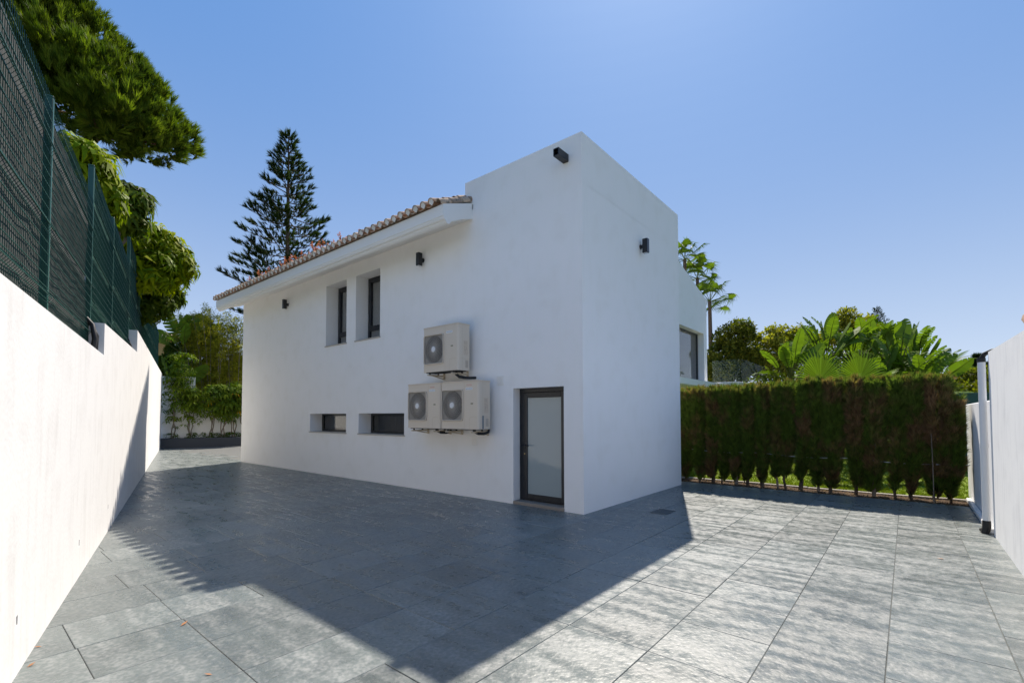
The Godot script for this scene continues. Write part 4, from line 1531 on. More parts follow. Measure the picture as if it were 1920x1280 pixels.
# ------------------------------------------------------------------ the far end of the passage
func build_far_end() -> void:
	var nrm := Vector3(1, 0, -WALL_K).normalized()     # the planter runs square to the slanting wall
	var dirv := Vector3(WALL_K, 0, 1).normalized()
	var o := wall_point(-25.9, 0, 0)
	var bas := Basis(nrm, Vector3.UP, dirv)
	var t := thing("planter", "long dark slate planter trough at the end of the passage", "planter")
	t.transform = Transform3D(bas, o)
	var b := MB.new()
	b.cbox(Vector3(-0.1, -0.03, -0.09), Vector3(9.0, 0.50, 0.0), 0.012)
	b.cbox(Vector3(-0.1, -0.03, -0.80), Vector3(9.0, 0.49, -0.72), 0.012)
	part(t, "trough_wall", b.mesh(), M.planter)
	b = MB.new()
	b.box(Vector3(-0.1, 0.0, -0.72), Vector3(9.0, 0.44, -0.09))
	part(t, "earth", b.mesh(), M.soil)
	var w := thing("end_wall", "white wall closing the passage behind the planter, taller at one side", "wall")
	w.transform = Transform3D(bas, o)
	b = MB.new()
	b.box(Vector3(-0.5, -0.03, -1.05), Vector3(1.45, 3.75, -0.82))
	b.box(Vector3(1.45, -0.03, -1.04), Vector3(9.2, 2.12, -0.83))
	part(w, "wall", b.mesh(), M.white)
	# dark screen fence behind the lower wall
	var sc := thing("screen_fence", "dark green screen fence standing behind the shrubs beyond the end wall", "fence")
	sc.transform = Transform3D(bas, o)
	b = MB.new()
	b.box(Vector3(-3.0, 0.0, -11.32), Vector3(12.2, 4.0, -11.30))
	part(sc, "screen", b.mesh(), M.netgreen)
	for i in 5:
		b = MB.new()
		b.cbox(Vector3(-2.0 + i * 2.6, 0.0, -11.28), Vector3(-1.94 + i * 2.6, 4.45, -11.22), 0.005)
		part(sc, "post", b.mesh(), M.green)

	# umbrella shrubs in the trough
	var hand := hand_mesh(601, 8, 0.29)
	var shrubs := [[322, 0.35, 5.0, 1.3, "tallest umbrella shrub in the slate planter, next to the slanting wall"], [358, 0.45, 3.15, 1.0, "umbrella shrub with crossing stems beside the tallest planter shrub"], [392, 0.4, 3.35, 0.9, "umbrella shrub leaning over the middle of the slate planter"], [415, 0.3, 3.3, 0.8, "umbrella shrub with twin stems in the slate planter"], [436, 0.4, 3.5, 0.9, "umbrella shrub half hidden by the house corner"], [456, 0.4, 3.4, 0.9, "umbrella shrub behind the far house corner"]]
	for i in shrubs.size():
		var q = shrubs[i]
		rng.seed = 610 + i
		var d := px(q[0], 815, 1.0) - EYE
		# where the ray meets the middle of the trough
		var mid := o - dirv * 0.4
		var k: float = (mid - EYE).dot(dirv) / d.dot(dirv)
		var foot := EYE + d * k
		foot.y = 0.44
		var s := thing("umbrella_shrub", q[4], "shrub", foot, "umbrella shrubs in the planter")
		b = MB.new()
		var places := []
		var colors := PackedColorArray()
		var stems := 3 if i > 0 else 2
		for st in stems:
			var hgt: float = q[2] - 0.44 - rr(0, 0.8) * (1 if st else 0)
			var lean := nrm * rr(-0.45, 0.45) + dirv * rr(-0.1, 0.2)
			if i == 0: lean = nrm * (0.35 - 0.15 * st)
			var tip := lean + Vector3(0, hgt, 0)
			limb(b, nrm * rr(-0.15, 0.15), lean * 0.7 + Vector3(0, hgt * 0.55, 0), 0.03, 0.022, 0.05, 6)
			limb(b, lean * 0.7 + Vector3(0, hgt * 0.55, 0), tip, 0.022, 0.01, 0.03, 5)
			var leaves := int((46 if i else 90) * (1.0 if st == 0 else 0.8))
			for j in leaves:
				var ty := rng.randf()
				var from := 0.34 if i else 0.14
				var y := hgt * lerpf(from, 1.0, sqrt(ty))
				var rad: float = rr(0.08, 0.62) * (0.6 + 0.45 * q[3])
				var a := rr(0, TAU)
				var p := lean * (y / hgt) + Vector3(cos(a) * rad, y, sin(a) * rad)
				places.append(Transform3D(along(Vector3(cos(a) * 0.5, 1, sin(a) * 0.5) + rdir() * 0.3, rr(0, TAU), rr(0.7, 1.15)), p))
				var c := mix3(Vector3(0.10, 0.18, 0.024), Vector3(0.27, 0.34, 0.03), rng.randf())
				if rng.randf() < 0.012: c = Vector3(0.65, 0.38, 0.03)
				colors.append(Color(c.x, c.y, c.z))
			for j in 7:
				var a := rr(0, TAU)
				var p := nrm * rr(-0.3, 0.3) + Vector3(cos(a) * 0.12, rr(0.05, 0.32), sin(a) * 0.1)
				places.append(Transform3D(along(Vector3.UP + rdir() * 0.4, rr(0, TAU), rr(0.35, 0.6)), p))
				colors.append(Color(0.10, 0.17, 0.02))
		part(s, "stem", b.mesh(), M.palebark)
		spread(s, "leaves", hand, M.leaf, places, colors)


# ------------------------------------------------------------------ trees on the fence side
func build_trees_left() -> void:
	# stone pine
	rng.seed = 701
	var needles := brush_mesh(702, 26, 0.21, 0.010, 0.55, 0.08)
	var lobes := lobes_from([
		[-60, -60, 12.5, 1.3], [20, -20, 12.5, 1.2], [85, 15, 12.2, 1.0], [60, 70, 11.6, 1.1], [5, 60, 11.5, 1.2], [-70, 40, 11.5, 1.3],
		[130, 60, 12.3, 0.9], [120, 110, 11.4, 0.95], [170, 95, 12.6, 0.85], [175, 140, 11.6, 0.85], [210, 130, 12.8, 0.75], [225, 165, 12.0, 0.75],
		[250, 170, 13.0, 0.7], [270, 200, 12.5, 0.75], [240, 220, 11.7, 0.75], [295, 215, 13.2, 0.65], [310, 250, 12.6, 0.65], [335, 270, 13.0, 0.48],
		[290, 270, 12.2, 0.60], [60, 150, 11.3, 0.9], [130, 180, 11.2, 0.8], [190, 205, 11.4, 0.7], [215, 255, 11.8, 0.55], [255, 275, 12.2, 0.50], [-20, 130, 11.3, 1.0],
		[100, 100, 14.0, 1.1], [180, 160, 14.2, 1.0], [30, 60, 14.2, 1.2], [250, 235, 13.8, 0.8], [150, 215, 13.4, 0.6]])
	var foot := px(40, 300, 12.6)
	foot.y = 0.0
	var t := thing("stone_pine", "large stone pine with a spreading dark crown above the fence", "tree", foot)
	var b := MB.new()
	var fork := px(55, 330, 12.6) - foot
	limb(b, Vector3.ZERO, fork, 0.34, 0.26, 0.02, 10)
	var hubs := [px(120, 262, 12.3) - foot, px(60, 200, 12.2) - foot, px(-20, 180, 12.3) - foot, px(190, 250, 12.5) - foot]
	for k in hubs: limb(b, fork, k, 0.18, 0.10, 0.05, 8)
	for l in lobes:
		var best: Vector3 = hubs[0]
		for k in hubs:
			if k.distance_to(l[0] - foot) < best.distance_to(l[0] - foot): best = k
		limb(b, best, l[0] - foot, 0.07, 0.02, 0.05, 5)
	part(t, "trunk", b.mesh(), M.redbark)
	crown(t, "crown", needles, M.pine, lobes, 72.0, [Vector3(0.09, 0.145, 0.018), Vector3(0.25, 0.31, 0.035), Vector3(0.16, 0.22, 0.025)], 1.1, 0.12, 0.85, 1.1, foot, 0.2)

	# tall araucaria behind the roof
	araucaria("araucaria", "tall dark araucaria rising behind the tiled eaves", px(541, 252, 36.0), 24.0, 1.0, 711, px(541, 620, 36.0))

	# umbrella trees leaning over the fence
	var hand := hand_mesh(721, 9, 0.30)
	var yellow := [Vector3(0.30, 0.37, 0.006), Vector3(0.17, 0.26, 0.008), Vector3(0.43, 0.46, 0.008)]
	var darker := [Vector3(0.11, 0.16, 0.018), Vector3(0.20, 0.25, 0.022), Vector3(0.08, 0.13, 0.018)]
	var set := [
		[[[150, 290, 9.0, 0.40], [165, 320, 9.0, 0.38], [185, 345, 9.2, 0.36], [140, 330, 8.9, 0.40], [175, 300, 9.4, 0.32], [195, 380, 9.3, 0.28], [120, 290, 9.0, 0.36]], yellow, "bright yellow-green umbrella tree just behind the second fence post"],
		[[[235, 365, 11.0, 0.38], [250, 385, 11.0, 0.34], [225, 400, 10.8, 0.36], [248, 415, 11.0, 0.30], [215, 370, 10.9, 0.36], [262, 370, 11.2, 0.22]], darker, "small dark leafy tree between the two brighter umbrella trees"],
		[[[275, 450, 12.8, 0.55], [300, 465, 13.0, 0.55], [325, 478, 13.2, 0.45], [340, 500, 13.2, 0.36], [285, 500, 12.6, 0.55], [310, 515, 13.0, 0.45], [255, 470, 12.5, 0.5], [260, 510, 12.4, 0.5], [250, 445, 12.4, 0.40]], yellow, "wide yellow-green umbrella tree spreading past the fence end"],
		[[[285, 550, 14.0, 0.46], [308, 545, 14.2, 0.42], [325, 552, 14.4, 0.26], [275, 575, 13.8, 0.42], [300, 570, 14.0, 0.36]], darker, "dark umbrella tree with orange tips below the wide bright one"]]
	for i in set.size():
		rng.seed = 730 + i
		var ls := lobes_from(set[i][0])
		var mid: Vector3 = ls[0][0]
		var fz := clampf(mid.z, -20, 0)
		var foot2 := Vector3(wall_x(fz) - 1.0, 0.0, fz)
		var fork2: Vector3 = mid.lerp(foot2, 0.25)
		fork2.x = minf(fork2.x, wall_x(fork2.z) - 0.5)
		leafy_tree("umbrella_tree", set[i][2], "tree", "umbrella trees behind the fence", foot2, fork2, ls, hand, M.leaf, M.palebark, 0.09, 34.0, set[i][1], 0.95, 0.3, 0.8, 0.9)

	# giant-leaved plant, bamboo and dark shrubs beyond the end wall
	var paddles := [paddle_mesh(741, 1.4, 0.56, 0.9, 0.35, 0.3), paddle_mesh(742, 1.3, 0.52, 1.0, 0.9, 0.5), paddle_mesh(743, 1.5, 0.56, 0.8, 0.2, 0.2)]
	rng.seed = 744
	for q in [[348, 618, 28.0, 12, "broad paddle-leaved plant rising above the tallest planter shrub"], [322, 690, 27.5, 11, "low paddle-leaved plant by the fence corner"]]:
		big_leaf_plant("banana_plant", q[4], q[0], q[1], q[2], q[3], paddles, 1.25, "paddle-leaved plants beyond the end wall")
	var blades := twig_mesh(751, 12, 0.20, 0.16, 0.16)
	for q in [[402, 612, 28.5, "yellow-green bamboo clump beyond the end wall", 5.6], [442, 632, 29.5, "pale feathery bamboo next to the house corner", 5.6]]:
		bamboo(q[3], q[0], q[1], q[2], q[4], blades)
	var small := twig_mesh(761, 14, 0.16, 0.5, 0.2)
	rng.seed = 762
	var shr := lobes_from([[375, 640, 30, 0.9], [350, 660, 30, 1.0], [320, 690, 30, 1.0], [400, 700, 33, 1.1], [430, 705, 33, 1.0], [370, 700, 31, 1.1], [345, 720, 30, 1.0], [445, 720, 33, 1.0], [410, 730, 32, 1.0], [372, 605, 31.0, 0.55], [452, 690, 34, 0.9]])
	leafy_tree("dark_shrub", "dense dark green shrub filling the gap behind the end wall", "shrub", "", Vector3(4.6, 0, -31.5), Vector3(4.6, 1.5, -31.5), shr, small, M.leaf, M.bark, 0.12, 42.0, [Vector3(0.065, 0.11, 0.02), Vector3(0.11, 0.15, 0.025)], 1.0, 0.3)

	# neighbour's ochre house
	var at := px(300, 640, 46.0)
	at.y = 0.0
	var nh := thing("neighbour_house", "ochre house with a clay tile roof seen over the fence", "house", at)
	b = MB.new()
	b.box(Vector3(-9, 0, -9), Vector3(1.2, 9.2, 0))
	part(nh, "wall", b.mesh(), M.ochre)
	b = MB.new()
	b.tri(Vector3(-9.8, 9.3, 0.7), Vector3(1.9, 9.3, 0.7), Vector3(-3.9, 11.9, -4.5))
	b.tri(Vector3(1.9, 9.3, 0.7), Vector3(1.9, 9.3, -9.7), Vector3(-3.9, 11.9, -4.5))
	b.tri(Vector3(1.9, 9.3, -9.7), Vector3(-9.8, 9.3, -9.7), Vector3(-3.9, 11.9, -4.5))
	b.tri(Vector3(-9.8, 9.3, -9.7), Vector3(-9.8, 9.3, 0.7), Vector3(-3.9, 11.9, -4.5))
	b.box(Vector3(-9.75, 9.18, -9.65), Vector3(1.85, 9.29, 0.65))
	for i in 46:
		var x := -9.7 + i * 0.25
		var top := 1.0 - absf(x + 3.9) / 5.85
		var a := Vector3(x, 9.33, 0.7)
		b.tube([a, a + Vector3(0, 2.6, -5.2) * maxf(top, 0.03)], [0.09, 0.09], 5)
	part(nh, "roof", b.mesh(), M.clays[2])
	var wnd := holder(nh, "window")
	b = MB.new()
	b.box(Vector3(-1.0, 6.6, 0.0), Vector3(-0.2, 8.0, 0.03))
	part(wnd, "frame", b.mesh(), M.trim)
	b = MB.new()
	b.box(Vector3(-0.92, 6.7, 0.03), Vector3(-0.28, 7.92, 0.04))
	part(wnd, "pane", b.mesh(), M.room)

func araucaria(called: String, label: String, top: Vector3, height: float, scale: float, sd: int, foot_hint: Vector3) -> void:
	rng.seed = sd
	var foot := Vector3(top.x, 0, top.z)
	height = top.y
	var t := thing(called, label, "tree", foot)
	var b := MB.new()
	b.tube([Vector3.ZERO, Vector3(0.05, height * 0.5, 0), Vector3(0, height, 0)], [0.38 * scale, 0.22 * scale, 0.03], 8)
	var tuft := brush_mesh(sd + 1, 22, 0.42 * scale, 0.016 * scale, 0.5, 0.25 * scale)
	var places := []
	var colors := PackedColorArray()
	var y := height * 0.40
	while y < height - 0.2:
		var left := height - y
		var reach := minf(0.37 * left + 0.25, 4.3 * scale) * rr(0.85, 1.12)
		var k := 6 if left > 3 else 5
		var spin := rr(0, TAU)
		for i in k:
			var a := spin + TAU * i / k + rr(-0.25, 0.25)
			var r := reach * rr(0.72, 1.1)
			var o := Vector3(0, y + rr(-0.15, 0.15), 0)
			var flat := Vector3(cos(a), 0, sin(a))
			var sag := -0.10 * r if left > 5 else 0.12 * r
			var mid := o + flat * r * 0.5 + Vector3(0, sag, 0)
			var tip := o + flat * r + Vector3(0, sag + 0.16 * r, 0)
			b.tube([o, mid, tip], [0.05 * scale, 0.035 * scale, 0.012], 4, false)
			var n := int(r * 13.0) + 3
			for j in n:
				var tt := sqrt(rr(0.06, 1.0))
				var p := o.lerp(mid, tt * 2.0) if tt < 0.5 else mid.lerp(tip, tt * 2.0 - 1.0)
				var side := flat.cross(Vector3.UP) * rr(-1, 1) * 0.30 * r * (1.15 - tt)
				p += side + Vector3(0, rr(0.0, 0.15), 0)
				var dirn := flat * 0.8 + side.normalized() * 0.6 + Vector3(0, rr(0.5, 1.2), 0)
				places.append(Transform3D(along(dirn, rr(0, TAU), rr(0.6, 1.15)), p))
				var c := mix3(Vector3(0.022, 0.048, 0.016), Vector3(0.060, 0.085, 0.022), rng.randf()) * rr(0.8, 1.2)
				colors.append(Color(c.x, c.y, c.z))
		y += (0.42 + 0.035 * left) * (0.8 + 0.4 * rng.randf()) * maxf(scale, 0.6)
	for i in 10:
		places.append(Transform3D(along(Vector3.UP + rdir() * 0.4, rr(0, TAU), rr(0.5, 0.9)), Vector3(0, height - rr(0.0, 0.7), 0)))
		colors.append(Color(0.04, 0.07, 0.02))
	part(t, "trunk", b.mesh(), M.bark)
	spread(t, "crown", tuft, M.pine, places, colors)

# a plant of big stalked leaves; (u, v) is where its leaf bases gather
func big_leaf_plant(called: String, label: String, u: float, v: float, depth: float, k: int, shapes: Array, scale: float, group: String, stand := 0.55) -> void:
	var head := px(u, v, depth)
	var foot := Vector3(head.x, 0, head.z)
	var t := thing(called, label, "plant", foot, group)
	var b := MB.new()
	var h := head.y - 1.3 * scale
	b.tube([Vector3(0, -0.05, 0), Vector3(0.03, h * 0.5, 0), Vector3(0, maxf(h, 0.15), 0)], [0.15, 0.12, 0.10], 8)
	part(t, "stem", b.mesh(), M.palebark)
	var fan := rr(0, PI)
	for i in k:
		var a := -1.0 + 2.0 * (i + rr(-0.2, 0.2)) / maxf(k - 1, 1)
		var lean := a * stand * 1.7
		var flat := Vector3(cos(fan), 0, sin(fan)) * signf(lean) if absf(lean) > 0.01 else Vector3(1, 0, 0)
		flat = (flat + rdir() * 0.75)
		flat.y = 0
		flat = flat.normalized()
		var d := (Vector3.UP * cos(absf(lean)) + flat * sin(absf(lean))).normalized()
		# x across, y along the leaf, z the side it bends to (outward)
		var z := (flat - d * flat.dot(d)).normalized()
		var x := d.cross(z)
		var s := scale * rr(0.8, 1.1)
		var turn := Basis(x, d, z) * Basis(Vector3.UP, rr(-1.5, 1.5)) * Basis(Vector3.RIGHT, rr(-0.25, 0.25))
		part(t, "leaf", shapes[rng.randi() % shapes.size()], M.bigleaf, Transform3D(turn.scaled(Vector3.ONE * s), Vector3(rr(-0.1, 0.1), maxf(h, 0.1) - 0.06, rr(-0.1, 0.1))))

func bamboo(label: String, u: float, v: float, depth: float, hgt: float, blades: Mesh) -> void:
	var mid := px(u, v, depth)
	var foot := Vector3(mid.x, 0, mid.z)
	var t := thing("bamboo_clump", label, "bamboo", foot)
	rng.seed = int(u)
	var b := MB.new()
	var places := []
	var colors := PackedColorArray()
	var height := mid.y + 1.0
	for i in 26:
		var a := rr(0, TAU)
		var r := rr(0.1, 0.8)
		var o := Vector3(cos(a) * r, 0, sin(a) * r)
		var tip := Vector3(cos(a) * (r + rr(0.3, 1.5)), height * rr(0.75, 1.05), sin(a) * (r + rr(0.3, 1.5)))
		var m1 := o.lerp(tip, 0.6) + Vector3(0, height * 0.10, 0)
		b.tube([o, m1, tip], [0.022, 0.016, 0.005], 5, false)
		for j in 70:
			var tt := rr(0.25, 1.0)
			var p := o.lerp(m1, tt / 0.6) if tt < 0.6 else m1.lerp(tip, (tt - 0.6) / 0.4)
			p += rdir() * 0.35
			places.append(Transform3D(along(rdir() + Vector3(0, 0.2, 0), rr(0, TAU), rr(0.7, 1.3)), p))
			var c := mix3(Vector3(0.20, 0.21, 0.02), Vector3(0.50, 0.44, 0.05), rng.randf())
			colors.append(Color(c.x, c.y, c.z))
	part(t, "canes", b.mesh(), M.palebark)
	spread(t, "leaves", blades, M.leaf, places, colors)


# ------------------------------------------------------------------ garden beyond the hedge
func build_trees_right() -> void:
	var small := twig_mesh(801, 13, 0.17, 0.55, 0.22)
	var olive := [Vector3(0.16, 0.18, 0.025), Vector3(0.085, 0.115, 0.020), Vector3(0.27, 0.26, 0.035)]
	var gold := [Vector3(0.34, 0.33, 0.04), Vector3(0.19, 0.21, 0.03), Vector3(0.42, 0.38, 0.07)]
	var deep := [Vector3(0.065, 0.10, 0.02), Vector3(0.095, 0.135, 0.024), Vector3(0.13, 0.16, 0.03)]
	var trees := [
		["round olive-green tree behind the glass balustrade", olive, 30.0, [[1376, 634, 30, 1.1], [1365, 665, 30, 1.0], [1395, 660, 30, 0.9], [1350, 690, 29.5, 0.8], [1335, 680, 30, 0.7], [1405, 690, 30, 0.8], [1375, 700, 30, 1.0], [1388, 618, 30, 0.75], [1360, 640, 30.5, 0.5], [1340, 710, 30, 0.9]], 0.2],
		["yellow-green tree between the balustrade and the paddle leaves", gold, 30.0, [[1452, 642, 30, 1.0], [1435, 670, 30, 0.8], [1472, 636, 30.5, 0.9], [1498, 636, 30, 0.9], [1515, 650, 30, 0.8], [1420, 668, 30, 0.8], [1460, 680, 29.5, 0.8], [1485, 680, 29.5, 0.8], [1430, 690, 30, 0.8]], 0.16],
		["golden tree crown showing over the middle of the paddle leaves", gold, 32.0, [[1592, 600, 32, 0.8], [1615, 605, 32, 0.65], [1580, 625, 32, 0.7], [1625, 625, 32, 0.7], [1605, 640, 32, 0.8], [1650, 632, 32, 0.8], [1690, 640, 32, 0.8], [1560, 636, 32, 0.8]], 0.18],
		["dark low thicket filling the ground behind the hedge", deep, 22.0, [[1440, 715, 20, 0.5], [1480, 720, 20, 0.55], [1460, 745, 19, 0.6], [1520, 725, 22, 0.7], [1560, 700, 23, 0.8], [1600, 690, 23, 0.8], [1640, 680, 23, 0.85], [1680, 690, 23, 0.8], [1710, 700, 22, 0.7], [1740, 715, 22, 0.6], [1650, 720, 22, 0.8], [1600, 730, 21, 0.7], [1545, 745, 20, 0.6], [1700, 735, 21, 0.7], [1762, 735, 20, 0.6]], 0.12],
		["grey-green scrub above the low white wall", olive, 26.0, [[1800, 715, 26, 0.5], [1825, 715, 26, 0.55], [1845, 705, 27, 0.5], [1815, 740, 24, 0.5], [1840, 735, 24, 0.55], [1790, 735, 24, 0.45], [1860, 720, 26, 0.6]], 0.08]]
	for i in trees.size():
		rng.seed = 810 + i
		var q = trees[i]
		var ls := lobes_from(q[3])
		var mid: Vector3 = ls[0][0]
		for l in ls: mid = mid.lerp(l[0], 0.15)
		var foot := Vector3(mid.x, 0, mid.z)
		leafy_tree("garden_tree" if i < 3 else "thicket", q[0], "tree" if i < 3 else "shrub", "", foot, Vector3(mid.x, mid.y * 0.55, mid.z), ls, small, M.leaf, M.bark, q[4], 34.0 if i != 3 else 24.0, q[1], 1.0, 0.25, 0.85, 0.4)

	# giant bird-of-paradise plants
	var paddles := [paddle_mesh(821, 1.25, 0.48, 1.1, 0.35, 0.45), paddle_mesh(822, 1.15, 0.46, 1.2, 0.8, 0.7), paddle_mesh(823, 1.30, 0.50, 0.9, 0.2, 0.3), paddle_mesh(824, 1.1, 0.5, 1.3, 1.1, 0.85), paddle_mesh(825, 1.0, 0.42, 0.8, 0.6, 0.6)]
	var heads := [
		[1545, 630, 17.5, 11, "tall paddle-leaved plant with a brown leaf sheath above the fan palms"],
		[1600, 640, 18.0, 11, "paddle-leaved plant standing before the golden tree crown"],
		[1680, 645, 17.5, 12, "tallest paddle-leaved plant on the side of the grey wall"],
		[1483, 668, 16.5, 9, "smaller paddle-leaved plant next to the yellow-green tree"],
		[1650, 690, 16.5, 9, "paddle-leaved plant with one broad upright leaf in the middle of the clump"],
		[1705, 690, 16.0, 10, "low paddle-leaved plant at the foot of the tallest one"],
		[1740, 705, 16.5, 8, "outermost paddle-leaved plant drooping towards the low white wall"],
		[1515, 655, 19.0, 8, "slender paddle-leaved plant behind the smaller one"],
		[1635, 640, 19.5, 9, "paddle-leaved plant under the small skyline araucaria"],
		[1720, 655, 18.5, 8, "paddle-leaved plant with leaves arching over the hedge end"],
		[1570, 690, 19.0, 9, "paddle-leaved plant in the back row of the clump"]]
	for i in heads.size():
		rng.seed = 830 + i
		var q = heads[i]
		big_leaf_plant("paddle_plant", q[4], q[0], q[1] - 8, q[2], q[3] + 8, paddles, 0.86, "paddle-leaved plants behind the hedge", 0.62)

	# two fan palms peeping over the hedge
	var fanleaf := [fan_mesh(841, 0.95, 0.7, 30, 3.6, 0.05, Color(0.15, 0.22, 0.035)), fan_mesh(842, 0.85, 0.8, 28, 3.3, 0.12, Color(0.15, 0.22, 0.035))]
	rng.seed = 843
	for q in [[1546, 706, 13.2, "fan palm with a half-round pleated leaf facing the courtyard"], [1606, 704, 13.4, "bright yellow-green fan palm leaning away from its neighbour"]]:
		var head := px(q[0], q[1], q[2])
		var foot := Vector3(head.x, 0, head.z)
		var t := thing("fan_palm", q[3], "palm", foot, "young fan palms behind the hedge")
		var b := MB.new()
		b.tube([Vector3.ZERO, Vector3(0, head.y - 0.9, 0), Vector3(0, head.y - 0.62, 0)], [0.14, 0.12, 0.08], 8)
		part(t, "trunk", b.mesh(), M.bark)
		for i in 7:
			# the first leaf faces the courtyard
			var lean: float = [0.15, 0.9, 1.0, 1.2, 1.1, 0.8, 1.3][i]
			var a := PI + 0.5 + TAU * i / 7.0
			var flat := Vector3(cos(a), 0, sin(a))
			if i == 0: flat = cam_right * (0.5 if q[0] > 1570 else -0.15)
			var d := (Vector3.UP * cos(lean) + flat.normalized() * sin(lean)).normalized()
			var zz := -cam_fwd if i == 0 else -flat
			zz = (zz - d * zz.dot(d)).normalized()
			var x := d.cross(zz)
			part(t, "leaf", fanleaf[i % 2], M.bigleaf, Transform3D(Basis(x, d, zz).scaled(Vector3.ONE * (1.0 if i == 0 else rr(0.7, 0.9))), Vector3(0, head.y - 0.75, 0)))

	# tall fan palms behind the wing
	var wash := [fan_mesh(851, 1.0, 0.85, 22, 3.2, 0.45, Color(0.15, 0.22, 0.035), 0.42), fan_mesh(852, 0.95, 0.95, 20, 3.0, 0.7, Color(0.15, 0.22, 0.035), 0.40)]
	for q in [[1284, 487, 33.0, "tall fan palm mostly hidden by the tower"], [1308, 522, 34.0, "tall fan palm between its two neighbours beyond the gable"], [1331, 565, 31.0, "tall fan palm with a bare red-brown trunk beside the gable"]]:
		rng.seed = int(q[0])
		var head := px(q[0], q[1], q[2])
		var foot := Vector3(head.x, 0, head.z)
		var t := thing("tall_palm", q[3], "palm", foot, "tall fan palms beyond the gable")
		var b := MB.new()
		b.tube([Vector3(0.2, 0, 0.1), Vector3(0.1, head.y * 0.5, 0), Vector3(0, head.y, 0)], [0.24, 0.15, 0.11], 9)
		part(t, "trunk", b.mesh(), M.bark)
		for i in 17:
			var a := TAU * i * 0.382
			var lean := lerpf(0.25, 2.2, float(i) / 19.0)
			var flat := Vector3(cos(a), 0, sin(a))
			var d := (Vector3.UP * cos(lean) + flat * sin(lean)).normalized()
			var zz := Vector3.UP - d * d.y
			if zz.length() < 0.1: zz = -flat
			zz = zz.normalized()
			part(t, "frond", wash[i % 2], M.bigleaf, Transform3D((Basis(d.cross(zz), d, zz) * Basis(Vector3.UP, rr(-0.7, 0.7)) * Basis(Vector3.RIGHT, rr(-0.3, 0.1))).scaled(Vector3.ONE * rr(0.95, 1.3)), Vector3(0, head.y, 0)))

	# far-off trees on the skyline
	araucaria("araucaria", "small slender araucaria on the skyline above the paddle leaves", px(1645, 575, 75.0), 19.0, 0.6, 861, Vector3.ZERO)
	var fr := frond_mesh(871, 3.4, 0.7, 0.7, Color(0.12, 0.17, 0.04))
	for q in [[1785, 688, 62.0, "feather palm on the skyline between the clump and the grey wall"], [1822, 705, 30.0, "small feather palm rising from the scrub above the low wall"]]:
		rng.seed = int(q[0])
		var head := px(q[0], q[1], q[2])
		var foot := Vector3(head.x, 0, head.z)
		var sc: float = 1.0 if q[2] > 40 else 0.42
		var t := thing("feather_palm", q[3], "palm", foot, "feather palms in the distance")
		var b := MB.new()
		b.tube([Vector3.ZERO, Vector3(0, head.y, 0)], [0.3 * sc, 0.22 * sc], 8)
		part(t, "trunk", b.mesh(), M.bark)
		for i in 16:
			var a := TAU * i * 0.382
			var lean := lerpf(0.2, 1.35, float(i) / 15.0)
			var flat := Vector3(cos(a), 0, sin(a))
			var d := (Vector3.UP * cos(lean) + flat * sin(lean)).normalized()
			var zz := (flat - d * flat.dot(d)).normalized()
			part(t, "frond", fr, M.bigleaf, Transform3D(Basis(d.cross(zz), d, zz).scaled(Vector3.ONE * rr(0.8, 1.0) * sc), Vector3(0, head.y, 0)))
	var scale_tuft := brush_mesh(881, 18, 0.6, 0.05, 0.5, 0.3)
	for q in [[1832, 663, 70.0, 1.0, "dark slim cypress on the skyline next to the feather palm"], [1812, 675, 72.0, 1.7, "dark broad conifer beside the slim skyline cypress"], [1852, 678, 74.0, 1.2, "dark conifer half hidden by the grey wall"]]:
		rng.seed = int(q[0])
		var head := px(q[0], q[1], q[2])
		var foot := Vector3(head.x, 0, head.z)
		var t := thing("far_conifer", q[4], "tree", foot, "dark conifers on the skyline")
		var b := MB.new()
		b.tube([Vector3.ZERO, Vector3(0, head.y - 0.3, 0)], [0.2, 0.04], 6)
		part(t, "trunk", b.mesh(), M.bark)
		var places := []
		var colors := PackedColorArray()
		for i in 900:
			var ty := rng.randf()
			var r: float = q[3] * minf(1.0, (1.0 - ty) * 2.2 + 0.08) * rr(0.5, 1.05)
			var a := rr(0, TAU)
			places.append(Transform3D(along(Vector3(cos(a) * 0.6, 1, sin(a) * 0.6), rr(0, TAU), rr(0.7, 1.2)), Vector3(cos(a) * r, 0.4 + ty * (head.y - 0.9), sin(a) * r)))
			var c := Vector3(0.020, 0.038, 0.016) * rr(0.8, 1.5)
			colors.append(Color(c.x, c.y, c.z))
		spread(t, "crown", scale_tuft, M.pine, places, colors)

	# green panel fence beyond the low wall and a far hedge that closes the garden
	var gf := thing("panel_fence", "dark green panel fence showing over the low white wall", "fence", px(1806, 760, 15.0))
	gf.position.y = 0.0
	var b := MB.new()
	b.cbox(Vector3(-0.02, 0, -0.25), Vector3(0.02, 2.35, 0.9), 0.005)
	part(gf, "panel", b.mesh(), M.green)
	b = MB.new()
	b.cbox(Vector3(-0.04, 0, -0.33), Vector3(0.04, 2.45, -0.25), 0.006)
	part(gf, "post", b.mesh(), M.green)
	rng.seed = 891
	var far_lobes := []
	for i in 34:
		far_lobes.append([Vector3(24.0 + rr(-1, 2), 1.4 + rr(-0.4, 0.8), -6.0 + i * 0.8), rr(1.0, 1.6)])
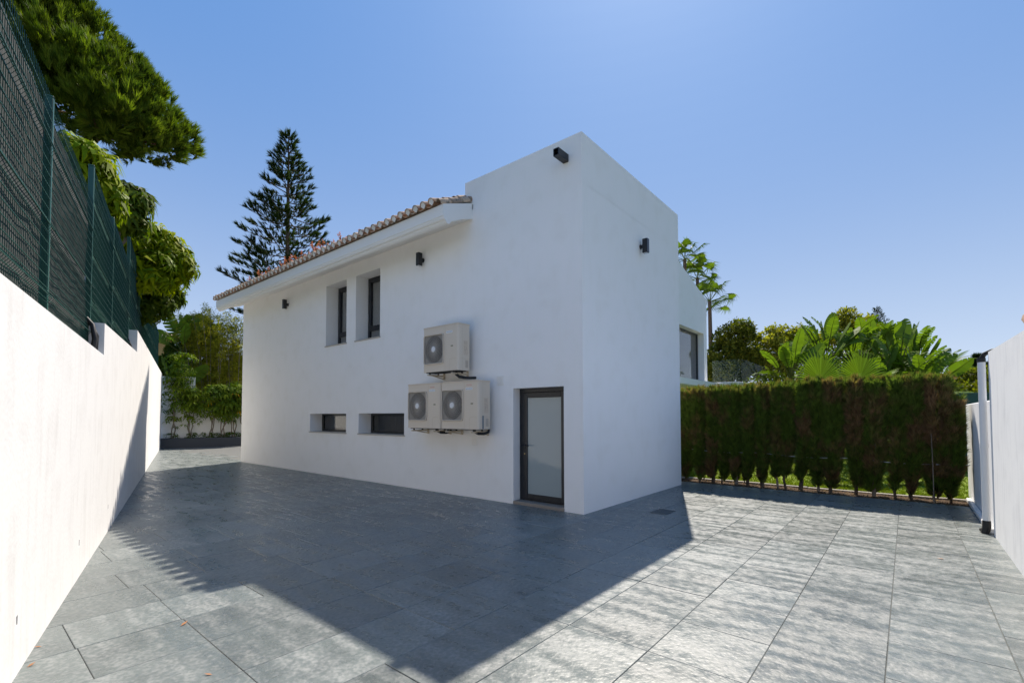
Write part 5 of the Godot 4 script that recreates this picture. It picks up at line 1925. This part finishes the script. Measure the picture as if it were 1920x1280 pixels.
	var fh := leafy_tree("garden_hedge", "long loose green hedge closing the far side of the lawn", "hedge", "", Vector3(24.5, 0, 8), Vector3(24.5, 0.8, 8), far_lobes, small, M.leaf, M.bark, 0.1, 9.0, olive, 1.5, 0.25)


# ------------------------------------------------------------------ small things
func build_details() -> void:
	# drain grate set in the paving
	var g := thing("drain_grate", "dark slotted drain grate in the paving beside the tower", "drain", Vector3(1.05, 0.002, 0.92))
	var b := MB.new()
	for i in 9:
		b.cbox(Vector3(-0.19, 0, -0.12 + i * 0.028), Vector3(0.19, 0.006, -0.105 + i * 0.028), 0.002)
	part(g, "bar", b.mesh(), M.drain)
	b = MB.new()
	b.box(Vector3(-0.21, 0.0005, -0.14), Vector3(-0.19, 0.007, 0.15))
	b.box(Vector3(0.19, 0.0005, -0.14), Vector3(0.21, 0.007, 0.15))
	b.box(Vector3(-0.19, 0.0005, -0.14), Vector3(0.19, 0.007, -0.121))
	b.box(Vector3(-0.19, 0.0005, 0.136), Vector3(0.19, 0.007, 0.15))
	part(g, "frame", b.mesh(), M.drain)
	# fallen leaves
	rng.seed = 901
	var leaf := MB.new()
	leaflet(leaf, Vector3(-0.04, 0.004, 0), Vector3.RIGHT, Vector3.UP, 0.08, 0.026, -0.12)
	var lm := leaf.mesh()
	for q in [[58, 1247, "brown fallen leaf on the paving at the foot of the slanting wall"], [70, 1213, "curled brown leaf lying against the slanting wall"], [390, 1265, "pale dry leaf on the sunlit slabs"], [648, 1020, "rust coloured leaf on the shaded slabs"], [1764, 1048, "tiny orange leaf on the pale slabs"], [345, 1170, "dark twig-like leaf on the bluish slabs"]]:
		var d := px(q[0], q[1], 1.0) - EYE
		var p := EYE + d * (-EYE.y / d.y)
		var t := thing("fallen_leaf", q[2], "leaf", Vector3(p.x, 0.0, p.z), "fallen leaves on the paving")
		t.rotation.y = rr(0, TAU)
		part(t, "blade", lm, M.fallen, Transform3D(Basis().scaled(Vector3.ONE * rr(0.6, 1.1)), Vector3.ZERO))
